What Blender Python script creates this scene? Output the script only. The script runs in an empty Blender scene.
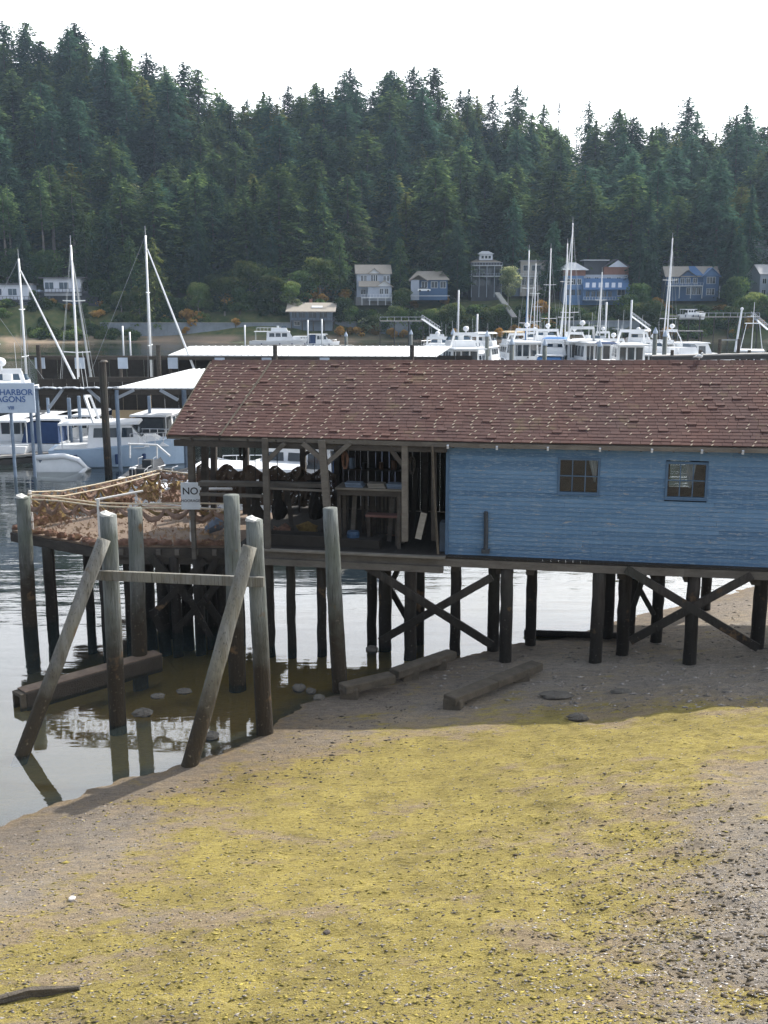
import bpy, math, random
import numpy as np
from mathutils import Vector, Matrix, Euler
R=math.radians
random.seed(7); rng=np.random.default_rng(7)
sc=bpy.context.scene; col=sc.collection
# ------------------------------------------------------------------ camera
F=1024; TH=R(11.4); H=9.0
cam=bpy.data.objects.new('camera',bpy.data.cameras.new('camera')); col.objects.link(cam)
cam.location=(0,0,H); cam.rotation_euler=(R(90)-TH,0,0)
cam.data.sensor_fit='VERTICAL'; cam.data.sensor_height=36; cam.data.lens=36; cam.data.clip_end=3000; cam.data.clip_start=.1
sc.camera=cam
sc.render.resolution_x=768; sc.render.resolution_y=1024
def ray(px,py):
    a=(px-384)/F; b=(512-py)/F
    return a, math.cos(TH)+math.sin(TH)*b, -math.sin(TH)+math.cos(TH)*b
def at(px,py,Y):
    a,y,z=ray(px,py); s=Y/y; return Vector((a*s,Y,H+z*s))
def atz(px,py,Z):
    a,y,z=ray(px,py); s=(Z-H)/z; return Vector((a*s,y*s,Z))
# boathouse frame
ANG=R(10.1); OX,OY=-5.54,26.27
UX,UY=math.cos(ANG),-math.sin(ANG); VX,VY=math.sin(ANG),math.cos(ANG)
def W(u,v,z): return Vector((OX+u*UX+v*VX, OY+u*UY+v*VY, z))
def onv(px,py,v):
    a,y,z=ray(px,py); s=(v+OX*VX+OY*VY)/(a*VX+y*VY)
    X,Y=a*s,y*s; return (X-OX)*UX+(Y-OY)*UY, H+z*s
def P(px,py,v):
    u,z=onv(px,py,v); return W(u,v,z)
# ------------------------------------------------------------------ terrain function
WL=[atz(*p,0) for p in [(0,820),(110,785),(190,765),(265,735),(300,705),(340,690),(430,660),(500,645),(555,640),(740,590),(768,578)]]
def tc(x,y): return x*.724+y*.69
def sraw(x,y): return (x-4.4)*.69-(y-26.9)*.724
_t=[tc(p.x,p.y) for p in WL]; _s=[sraw(p.x,p.y) for p in WL]
_o=np.argsort(_t); _t=np.array(_t)[_o]; _s=np.array(_s)[_o]
SKY_PX=[-200,0,50,120,200,260,300,400,450,520,560,590,620,690,768,1000]
SKY_PY=[48,36,24,38,74,88,76,64,78,98,112,108,116,112,118,130]
def terrain(x,y):
    x=np.asarray(x,float); y=np.asarray(y,float)
    s=sraw(x,y)-np.interp(tc(x,y),_t,_s)
    up=.055*np.clip(s,0,2)+.09*np.clip(s-2,0,3)+.165*np.clip(s-5,0,7)+.10*np.clip(s-12,0,12)+.45*np.clip(s-24,0,8)
    dn=np.where(s>-4,.085*s,-.34+.16*(s+4))
    near=np.where(s>0,up,np.maximum(dn,-4.5))
    # far shore
    ysh=263+ 3*np.sin(x*.035)+2*np.sin(x*.09+1)
    ysh=ysh-np.clip((-60-x)*.25,0,10)
    d=y-ysh
    px=384+x/np.maximum(y,1)*1024
    top=np.interp(px,SKY_PX,SKY_PY)
    el=np.tan(np.arctan((512-top)/1024)-TH)*395+9-31
    b=np.interp(d,[-60,0,6,8,13,22,42,52],[-4.5,0,.9,2.2,7.6,10.4,12.5,14.5])
    f=np.clip((d-52)/85,0,1); f=f*f*(3-2*f)*.55+f*.45
    far=b+f*(el-14.5)
    far=np.where(d>137,far-np.clip(d-150,0,60)*.15,far)
    return np.where(y>150,np.where(d>-60,far,-4.5),near)
def gz(x,y): return float(terrain(x,y))
def on_ground(px,py):
    a,y,z=ray(px,py); lo,hi=5.,600.
    s=8.
    while s<600:
        if H+z*s < gz(a*s,y*s): break
        s+=.05
    return Vector((a*s,y*s,gz(a*s,y*s)))
# ------------------------------------------------------------------ materials
def nt(name):
    m=bpy.data.materials.new(name); m.use_nodes=True
    n=m.node_tree; n.nodes.clear(); return m,n
def N(n,t,**k):
    nd=n.nodes.new(t)
    for a,b in k.items():
        if a.startswith('_'): setattr(nd,a[1:],b)
        else: nd.inputs[a.replace('__',' ')].default_value=b
    return nd
def c4(c): return (*c,1)
def mix(n,f,a,b,blend='MIX'):
    m=n.nodes.new('ShaderNodeMix'); m.data_type='RGBA'; m.blend_type=blend
    for s,v in ((0,f),(6,a),(7,b)):
        if isinstance(v,(int,float)): m.inputs[s].default_value=v
        elif isinstance(v,tuple): m.inputs[s].default_value=c4(v) if len(v)==3 else v
        else: n.links.new(v,m.inputs[s])
    return m.outputs[2]
def ramp(n,src,p0,p1):
    r=n.nodes.new('ShaderNodeMapRange'); r.inputs[1].default_value=p0; r.inputs[2].default_value=p1
    n.links.new(src,r.inputs[0]); return r.outputs[0]
def noise(n,scale,detail=4,vec=None,rough=.55,stretch=None,world=False):
    t=n.nodes.new('ShaderNodeTexNoise'); t.inputs['Scale'].default_value=scale; t.inputs['Detail'].default_value=detail; t.inputs['Roughness'].default_value=rough
    if vec is None:
        if world: vec=n.nodes.new('ShaderNodeNewGeometry').outputs['Position']
        else: vec=n.nodes.new('ShaderNodeTexCoord').outputs['Object']
    if stretch:
        mp=n.nodes.new('ShaderNodeMapping'); mp.inputs['Scale'].default_value=stretch; n.links.new(vec,mp.inputs[0]); vec=mp.outputs[0]
    n.links.new(vec,t.inputs['Vector']); return t.outputs['Fac']
def finish(m,n,colr,rough=.8,bump=None,bs=.3,bd=.02,metal=0,spec=.5,**kw):
    b=n.nodes.new('ShaderNodeBsdfPrincipled'); o=n.nodes.new('ShaderNodeOutputMaterial')
    if isinstance(colr,tuple): b.inputs['Base Color'].default_value=c4(colr)
    else: n.links.new(colr,b.inputs['Base Color'])
    if isinstance(rough,(int,float)): b.inputs['Roughness'].default_value=rough
    else: n.links.new(rough,b.inputs['Roughness'])
    b.inputs['Metallic'].default_value=metal; b.inputs['Specular IOR Level'].default_value=spec
    if bump is not None:
        bp=n.nodes.new('ShaderNodeBump'); bp.inputs['Strength'].default_value=bs; bp.inputs['Distance'].default_value=bd
        n.links.new(bump,bp.inputs['Height']); n.links.new(bp.outputs[0],b.inputs['Normal'])
    n.links.new(b.outputs[0],o.inputs[0]); return m
MC={}
def pm(name,c1,c2=None,scale=3,rough=.8,bs=.3,bd=.01,stretch=None,metal=0,spec=.4,tone=0,world=True):
    if name in MC: return MC[name]
    m,n=nt(name); c2=c2 or tuple(x*.75 for x in c1)
    f=ramp(n,noise(n,scale,5,stretch=stretch,world=world),.35,.68)
    cc=mix(n,f,c1,c2)
    f2=ramp(n,noise(n,scale*7,3,stretch=stretch,world=world),.3,.75)
    cc=mix(n,f2,cc,tuple(x*.7 for x in c2)) if False else mix(n,.35,cc,mix(n,f2,c1,c2))
    if tone:
        a=n.nodes.new('ShaderNodeAttribute'); a.attribute_name='tone'
        mr=n.nodes.new('ShaderNodeMapRange'); mr.inputs[3].default_value=1-tone; mr.inputs[4].default_value=1+tone; n.links.new(a.outputs['Fac'],mr.inputs[0])
        cc=mix(n,1.0,cc,mr.outputs[0],'MULTIPLY')
    MC[name]=finish(m,n,cc,rough,noise(n,scale*9,4,stretch=stretch,world=world),bs,bd,metal,spec)
    return MC[name]
def wood_pile(name,dry1,dry2,wet,z0,z1,grn=(.10,.13,.10)):
    m,n=nt(name)
    pos=n.nodes.new('ShaderNodeNewGeometry').outputs['Position']
    sp=n.nodes.new('ShaderNodeSeparateXYZ'); n.links.new(pos,sp.inputs[0])
    nz=noise(n,3,5,world=True)
    ad=n.nodes.new('ShaderNodeMath'); ad.operation='MULTIPLY_ADD'; ad.inputs[1].default_value=1.4; n.links.new(nz,ad.inputs[0]); n.links.new(sp.outputs[2],ad.inputs[2])
    f=ramp(n,ad.outputs[0],z0+.7,z1+.7)
    dry=mix(n,ramp(n,noise(n,2.2,5,world=True,stretch=(3,3,.35)),.35,.65),dry1,dry2)
    dry=mix(n,ramp(n,noise(n,.9,3,world=True),.45,.7),dry,grn)
    dry=mix(n,ramp(n,noise(n,14,3,world=True,stretch=(3,3,.12)),.58,.75),dry,tuple(x*.35 for x in dry1))
    w2=mix(n,ramp(n,noise(n,16,4,world=True),.62,.72),wet,tuple(min(1,x*3+.03) for x in wet))
    cc=mix(n,f,w2,dry)
    crack=ramp(n,noise(n,22,4,world=True,stretch=(2.5,2.5,.05),rough=.7),.60,.64); cc=mix(n,crack,cc,(.03,.026,.022))
    rst=ramp(n,noise(n,1.7,5,world=True),.64,.72); cc=mix(n,rst,cc,(.14,.085,.045))
    b=noise(n,9,6,world=True,stretch=(2,2,.5))
    return finish(m,n,cc,.85,b,.8,.04,spec=.3)
def glass_mat(name,c=(.02,.03,.04),r=.06):
    m,n=nt(name); return finish(m,n,c,r,spec=.8)
M={}
M['pile_fg']=wood_pile('weathered_pile',(.20,.215,.21),(.105,.115,.105),(.035,.027,.018),1.3,2.9,(.11,.125,.105))
M['brace_fg']=wood_pile('weathered_brace',(.22,.22,.205),(.14,.13,.105),(.045,.035,.022),.9,2.3,(.2,.19,.15))
M['pile_dk']=wood_pile('creosoted_pile',(.06,.052,.045),(.035,.03,.026),(.02,.017,.014),1.0,2.2,(.05,.05,.042))
M['beam_dk']=pm('dark_timber',(.075,.065,.055),(.035,.03,.026),2,.9,.5,.02,(1,1,3),tone=.3)
M['beam_md']=pm('grey_brown_timber',(.15,.135,.115),(.08,.07,.06),2,.9,.5,.02,(1,1,3),tone=.3)
M['plank']=pm('weathered_plank',(.24,.22,.19),(.15,.135,.11),3,.9,.4,.01,(1,1,4),tone=.3)
M['plank_tan']=pm('tan_plank',(.26,.19,.135),(.12,.085,.065),3,.9,.4,.01,tone=.3)
M['log']=pm('wet_log',(.05,.04,.03),(.03,.024,.018),4,.6,.8,.04,(1,1,1))
M['timber_b']=pm('beach_timber',(.12,.10,.075),(.055,.046,.035),4,.95,.8,.03)
M['cap']=pm('bleached_pile_top',(.55,.55,.52),(.38,.38,.36),6,.9)
M['rope']=pm('pale_rope',(.62,.55,.42),(.45,.36,.25),20,.9)
M['white_pipe']=pm('white_pipe',(.7,.7,.68),(.5,.5,.5),5,.5)
M['net_red']=pm('reddish_netting',(.30,.17,.12),(.10,.06,.045),7,1,1.0,.05)
M['net_ochre']=pm('ochre_netting',(.32,.23,.085),(.14,.09,.045),9,1,1.0,.04)
M['net_pink']=pm('faded_netting',(.34,.235,.18),(.17,.11,.085),6,1,1.0,.03)
M['pipe']=pm('dark_stained_pipe',(.035,.045,.06),(.06,.065,.07),6,.8)
M['white']=pm('white_gelcoat',(.78,.79,.80),(.66,.68,.70),1,.3,.02)
M['white2']=pm('off_white_gelcoat',(.66,.68,.69),(.55,.57,.58),1,.35,.02)
M['palebl']=pm('pale_blue_gelcoat',(.36,.46,.58),(.28,.38,.5),1,.4,.02)
M['navy']=pm('navy_canvas',(.03,.06,.14),(.02,.04,.1),4,.9)
M['blackc']=pm('charcoal_canvas',(.03,.035,.04),(.05,.055,.06),4,.9)
M['bluec']=pm('blue_canvas',(.08,.2,.42),(.06,.15,.33),4,.9)
M['tanc']=pm('tan_canvas',(.5,.4,.26),(.4,.32,.2),4,.9)
M['alu']=pm('aluminium_spar',(.68,.69,.70),(.55,.57,.58),3,.4,.05,metal=.2)
M['wire']=pm('steel_wire',(.35,.37,.38),(.25,.27,.28),3,.4,.05)
M['steel']=pm('galvanised_rail',(.6,.62,.64),(.5,.5,.52),3,.3,.05,metal=.5)
M['black']=pm('black_plastic',(.015,.016,.018),(.025,.026,.03),3,.4,.05)
M['glass']=glass_mat('dark_glass')
M['glass2']=glass_mat('blue_glass',(.05,.08,.11),.05)
M['metalroof']=pm('white_metal_roofing',(.66,.67,.67),(.54,.56,.56),.6,.5,.03)
M['greymetal']=pm('grey_sheet_metal',(.34,.37,.41),(.26,.29,.33),1.5,.6,.1)
M['palepanel']=pm('pale_blue_grey_panel',(.42,.48,.56),(.34,.40,.48),2,.6,.1)
M['signboard']=pm('painted_sign_board',(.50,.57,.66),(.42,.50,.60),2,.6,.1)
M['signtext']=pm('blue_sign_lettering',(.06,.13,.32),(.05,.11,.28),2,.6,.1)
M['signwhite']=pm('white_sign_panel',(.62,.66,.70),(.50,.54,.58),6,.5,.1)
M['signblack']=pm('black_sign_lettering',(.02,.02,.025),(.05,.05,.055),6,.6,.1)
M['concrete']=pm('weathered_concrete',(.34,.34,.33),(.24,.24,.23),2,.95)
M['seawallm']=pm('grey_bulkhead',(.22,.25,.28),(.14,.16,.18),.7,.95)
M['dock']=pm('dock_planking',(.30,.29,.27),(.2,.19,.18),2,.9)
M['dockdark']=pm('dark_dock_float',(.05,.05,.05),(.08,.075,.07),2,.9)
M['rock']=pm('beach_rock',(.17,.155,.13),(.09,.08,.07),5,.95,.8,.04)
M['rust']=pm('rusty_metal',(.15,.08,.045),(.07,.045,.035),8,.9)
M['blueboard']=pm('blue_grey_board',(.16,.21,.28),(.11,.14,.18),4,.9,tone=.3)
M['bluebar']=pm('blue_plastic',(.03,.07,.14),(.02,.05,.1),4,.5)
M['redboard']=pm('faded_red_board',(.17,.09,.08),(.11,.06,.055),4,.9)
M['curtain']=pm('white_curtain',(.62,.64,.68),(.45,.48,.52),5,.95)
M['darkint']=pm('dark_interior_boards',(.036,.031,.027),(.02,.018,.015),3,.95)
M['trimb']=pm('faded_blue_trim',(.085,.15,.24),(.06,.11,.18),4,.8)
M['bark']=pm('conifer_bark',(.11,.095,.085),(.06,.05,.045),1.5,1)
M['barkp']=pm('pale_bark',(.26,.24,.21),(.15,.13,.11),1.5,1)
def house_mat(name,c): return pm(name,c,tuple(x*.85 for x in c),1.5,.85,.2,.02)
def leaf_mat(name,c1,c2,c3):
    m,n=nt(name)
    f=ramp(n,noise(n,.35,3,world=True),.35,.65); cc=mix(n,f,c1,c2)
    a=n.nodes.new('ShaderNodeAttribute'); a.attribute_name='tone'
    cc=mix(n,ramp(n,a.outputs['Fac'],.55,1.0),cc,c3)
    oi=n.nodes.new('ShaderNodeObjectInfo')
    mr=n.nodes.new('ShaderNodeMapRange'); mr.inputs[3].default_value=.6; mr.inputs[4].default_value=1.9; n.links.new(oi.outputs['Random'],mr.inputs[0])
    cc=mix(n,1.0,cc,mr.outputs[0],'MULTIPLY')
    b=n.nodes.new('ShaderNodeBsdfDiffuse'); t=n.nodes.new('ShaderNodeBsdfTranslucent'); mx=n.nodes.new('ShaderNodeMixShader'); mx.inputs[0].default_value=.4
    n.links.new(cc,b.inputs[0]); n.links.new(cc,t.inputs[0]); n.links.new(b.outputs[0],mx.inputs[1]); n.links.new(t.outputs[0],mx.inputs[2])
    o=n.nodes.new('ShaderNodeOutputMaterial'); n.links.new(mx.outputs[0],o.inputs[0]); return m
M['fir']=leaf_mat('fir_foliage',(.040,.084,.048),(.078,.120,.042),(.165,.225,.075))
M['firb']=leaf_mat('blue_green_foliage',(.027,.064,.048),(.044,.092,.056),(.085,.145,.08))
M['firy']=leaf_mat('olive_conifer_foliage',(.08,.115,.035),(.11,.13,.04),(.18,.18,.06))
M['leafg']=leaf_mat('green_leaves',(.06,.11,.035),(.09,.125,.04),(.17,.19,.07))
M['leafd']=leaf_mat('dark_shrub_leaves',(.038,.078,.034),(.062,.10,.034),(.11,.15,.055))
M['leafo']=leaf_mat('ochre_leaves',(.36,.22,.06),(.26,.17,.05),(.55,.33,.09))
M['leafp']=leaf_mat('pale_olive_leaves',(.15,.17,.09),(.11,.14,.07),(.38,.38,.22))
def net_mat(name,c1,c2,dens):
    m,n=nt(name); cc=mix(n,ramp(n,noise(n,3,4,world=True),.35,.65),c1,c2)
    geo=n.nodes.new('ShaderNodeNewGeometry').outputs['Position']
    f=ramp(n,noise(n,9,5,geo,.8),dens,dens+.04)
    b=n.nodes.new('ShaderNodeBsdfDiffuse'); n.links.new(cc,b.inputs[0]); t=n.nodes.new('ShaderNodeBsdfTransparent'); mx=n.nodes.new('ShaderNodeMixShader'); n.links.new(f,mx.inputs[0]); n.links.new(b.outputs[0],mx.inputs[1]); n.links.new(t.outputs[0],mx.inputs[2])
    o=n.nodes.new('ShaderNodeOutputMaterial'); n.links.new(mx.outputs[0],o.inputs[0]); return m
M['netmesh']=net_mat('hanging_brown_net',(.20,.12,.09),(.30,.22,.14),.46)
M['netmesh2']=net_mat('loose_front_net',(.26,.15,.11),(.36,.26,.15),.42)
M['netmesh3']=net_mat('dark_net_backdrop',(.07,.05,.04),(.10,.08,.06),.56)
M['beam_dk2']=pm('dim_timber',(.11,.105,.10),(.06,.055,.05),2,.9,.5,.02,tone=.3)
# blue siding
def siding():
    m,n=nt('blue_painted_siding')
    a=n.nodes.new('ShaderNodeAttribute'); a.attribute_name='tone'
    base=mix(n,ramp(n,noise(n,.8,5,world=True,stretch=(1,1,3)),.3,.7),(.098,.190,.312),(.14,.245,.375))
    base=mix(n,ramp(n,a.outputs['Fac'],.0,1),base,mix(n,.75,base,(.055,.115,.205)))
    worn=ramp(n,noise(n,5,6,world=True,stretch=(1,1,7),rough=.7),.52,.62)
    base=mix(n,worn,base,(.19,.265,.35))
    strk=ramp(n,noise(n,6,5,world=True,stretch=(2.5,2.5,.12),rough=.7),.52,.72)
    base=mix(n,strk,base,mix(n,.25,base,(.20,.29,.38)))
    peel=ramp(n,noise(n,3,7,world=True,stretch=(1,1,4),rough=.75),.615,.635)
    base=mix(n,peel,base,(.26,.27,.28))
    scf=ramp(n,noise(n,11,6,world=True,stretch=(.5,.5,3.5),rough=.8),.64,.68); base=mix(n,scf,base,(.06,.11,.18))
    dirt=ramp(n,noise(n,26,4,world=True,stretch=(.7,.7,3)),.66,.74)
    base=mix(n,dirt,base,(.035,.06,.09))
    return finish(m,n,base,.7,noise(n,30,4,world=True,stretch=(1,1,6)),.35,.006,spec=.3)
M['siding']=siding()
def shingle():
    m,n=nt('red_brown_shingles')
    a=n.nodes.new('ShaderNodeAttribute'); a.attribute_name='tone'
    base=mix(n,ramp(n,a.outputs['Fac'],0,.9),(.082,.043,.038),(.112,.062,.053))
    base=mix(n,ramp(n,noise(n,.5,4,world=True),.4,.7),base,mix(n,.5,base,(.075,.055,.055)))
    base=mix(n,ramp(n,noise(n,1.6,6,world=True,rough=.7),.56,.68),base,mix(n,.5,base,(.15,.125,.07)))
    base=mix(n,ramp(n,a.outputs['Fac'],.985,.99),base,(.36,.30,.235))
    return finish(m,n,base,.95,noise(n,90,3,world=True),.5,.006,spec=.2)
M['shingle']=shingle()
# ground
def ground_mat():
    m,n=nt('beach_and_slopes')
    geo=n.nodes.new('ShaderNodeNewGeometry'); pos=geo.outputs['Position']
    sp=n.nodes.new('ShaderNodeSeparateXYZ'); n.links.new(pos,sp.inputs[0])
    ax=n.nodes.new('ShaderNodeAttribute'); ax.attribute_name='algae'
    n1=noise(n,.55,6,pos,.65,(1,1.6,1)); n2=noise(n,7,6,pos,.7,(1,2.2,1)); n3=noise(n,38,4,pos,.7,(1,1.8,1))
    n4=noise(n,3.2,7,pos,.75,(1,2.4,1)); n5=noise(n,95,3,pos,.7,(1,1.6,1)); n6=noise(n,17,5,pos,.8,(1,2.0,1))
    grav=mix(n,ramp(n,n4,.35,.65),(.235,.203,.168),(.43,.385,.325))
    grav=mix(n,ramp(n,n6,.44,.60),mix(n,1.0,grav,(.74,.72,.70),'MULTIPLY'),grav)
    grav=mix(n,ramp(n,n3,.52,.66),grav,(.50,.45,.40))
    grav=mix(n,ramp(n,n5,.60,.68),grav,(.07,.058,.045))
    def madd(src,k,add):
        q=n.nodes.new('ShaderNodeMath'); q.operation='MULTIPLY_ADD'; q.inputs[1].default_value=k; n.links.new(src,q.inputs[0]); n.links.new(add,q.inputs[2]); return q.outputs[0]
    s3=madd(n6,.55,madd(n4,.8,madd(n1,.7,ax.outputs['Fac'])))
    tint=ramp(n,s3,1.00,1.35); grav=mix(n,tint,grav,mix(n,.6,grav,mix(n,1.0,grav,(1.15,.92,.48),'MULTIPLY')))
    s4=madd(noise(n,.9,5,pos,.6,(1,2.2,1)),1.7,s3)
    am=ramp(n,s4,2.10,2.36)
    alg=mix(n,ramp(n,noise(n,1.3,6,pos,.7),.35,.65),(.30,.24,.065),(.52,.42,.115))
    alg=mix(n,ramp(n,n6,.40,.58),mix(n,1.0,alg,(.70,.67,.58),'MULTIPLY'),alg)
    alg=mix(n,ramp(n,n3,.54,.66),alg,(.46,.39,.19))
    alg=mix(n,ramp(n,noise(n,5,6,pos,.8,(1,3.2,1)),.54,.63),alg,(.15,.12,.045))
    alg=mix(n,ramp(n,n5,.60,.68),alg,(.08,.065,.03))
    cc=mix(n,am,grav,alg)
    # wet band and bed
    wet=ramp(n,sp.outputs[2],.16,.0)
    cc=mix(n,wet,cc,mix(n,1.0,cc,(.62,.58,.54),'MULTIPLY'))
    bed=ramp(n,sp.outputs[2],.01,-.06); cc=mix(n,bed,cc,mix(n,ramp(n,n2,.3,.7),(.66,.40,.08),(.46,.28,.06)))
    deep=ramp(n,sp.outputs[2],-.45,-1.8); cc=mix(n,deep,cc,(.018,.028,.024))
    # far shore
    fn=noise(n,.09,5,pos); f2=noise(n,.5,5,pos)
    veg=mix(n,ramp(n,f2,.35,.65),(.05,.08,.025),(.12,.12,.045))
    sand=mix(n,ramp(n,fn,.40,.6),(.30,.22,.15),(.20,.16,.11))
    sand=mix(n,ramp(n,noise(n,.04,4,pos),.50,.60),sand,(.075,.09,.04))
    far=mix(n,ramp(n,sp.outputs[2],1.1,1.9),sand,veg)
    far=mix(n,ramp(n,sp.outputs[2],.05,-.1),far,(.02,.03,.026))
    far=mix(n,ramp(n,sp.outputs[2],13,17),far,(.028,.03,.016))
    cc=mix(n,ramp(n,sp.outputs[1],140,142),cc,far)
    # roughness
    pud=ramp(n,noise(n,1.6,4,pos,.6,(1,3.0,1)),.66,.70)
    pa=n.nodes.new('ShaderNodeAttribute'); pa.attribute_name='damp'
    pm_=n.nodes.new('ShaderNodeMath'); pm_.operation='MULTIPLY'; n.links.new(pud,pm_.inputs[0]); n.links.new(pa.outputs['Fac'],pm_.inputs[1])
    rg=n.nodes.new('ShaderNodeMapRange'); n.links.new(pm_.outputs[0],rg.inputs[0]); rg.inputs[3].default_value=.92; rg.inputs[4].default_value=.12
    h=n.nodes.new('ShaderNodeMath'); h.operation='ADD'; n.links.new(n2,h.inputs[0])
    h2=n.nodes.new('ShaderNodeMath'); h2.operation='MULTIPLY'; h2.inputs[1].default_value=.6; n.links.new(noise(n,45,5,pos,.7,(1,1.8,1)),h2.inputs[0]); n.links.new(h2.outputs[0],h.inputs[1])
    return finish(m,n,cc,rg.outputs[0],h.outputs[0],1.0,.09,spec=.35)
M['ground']=ground_mat()
def water_mat():
    m,n=nt('harbour_water')
    pos=n.nodes.new('ShaderNodeNewGeometry').outputs['Position']
    a=noise(n,.9,3,pos,.5,(.35,1.5,1)); b=noise(n,5.5,3,pos,.5,(.5,1.2,1))
    c=noise(n,.06,2,pos,.5,(.5,1.4,1))
    sm=n.nodes.new('ShaderNodeMath'); sm.operation='MULTIPLY_ADD'; sm.inputs[1].default_value=.12; n.links.new(b,sm.inputs[0]); n.links.new(a,sm.inputs[2])
    sp=n.nodes.new('ShaderNodeSeparateXYZ'); n.links.new(pos,sp.inputs[0])
    # calmer close to the beach
    calm=n.nodes.new('ShaderNodeMapRange'); n.links.new(sp.outputs[1],calm.inputs[0]); calm.inputs[1].default_value=21; calm.inputs[2].default_value=38; calm.inputs[3].default_value=.03; calm.inputs[4].default_value=.55
    pat=n.nodes.new('ShaderNodeMath'); pat.operation='MULTIPLY'; n.links.new(calm.outputs[0],pat.inputs[0]); n.links.new(ramp(n,c,.3,.65),pat.inputs[1])
    pa2=n.nodes.new('ShaderNodeMath'); pa2.operation='ADD'; pa2.inputs[1].default_value=.04; n.links.new(pat.outputs[0],pa2.inputs[0])
    bp=n.nodes.new('ShaderNodeBump'); bp.inputs['Distance'].default_value=.10; n.links.new(pa2.outputs[0],bp.inputs['Strength']); n.links.new(sm.outputs[0],bp.inputs['Height'])
    fr=n.nodes.new('ShaderNodeFresnel'); fr.inputs[0].default_value=1.6; n.links.new(bp.outputs[0],fr.inputs[1])
    g=n.nodes.new('ShaderNodeBsdfGlossy'); g.inputs['Roughness'].default_value=.03; g.inputs[0].default_value=(1,1,1,1); n.links.new(bp.outputs[0],g.inputs['Normal'])
    t=n.nodes.new('ShaderNodeBsdfTransparent'); t.inputs[0].default_value=(.80,.84,.78,1)
    df=n.nodes.new('ShaderNodeBsdfDiffuse'); df.inputs[0].default_value=(.16,.22,.22,1); m1=n.nodes.new('ShaderNodeMixShader'); m1.inputs[0].default_value=.08; n.links.new(t.outputs[0],m1.inputs[1]); n.links.new(df.outputs[0],m1.inputs[2])
    mx=n.nodes.new('ShaderNodeMixShader'); n.links.new(fr.outputs[0],mx.inputs[0]); n.links.new(m1.outputs[0],mx.inputs[1]); n.links.new(g.outputs[0],mx.inputs[2])
    o=n.nodes.new('ShaderNodeOutputMaterial'); n.links.new(mx.outputs[0],o.inputs[0]); return m
M['water']=water_mat()
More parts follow.
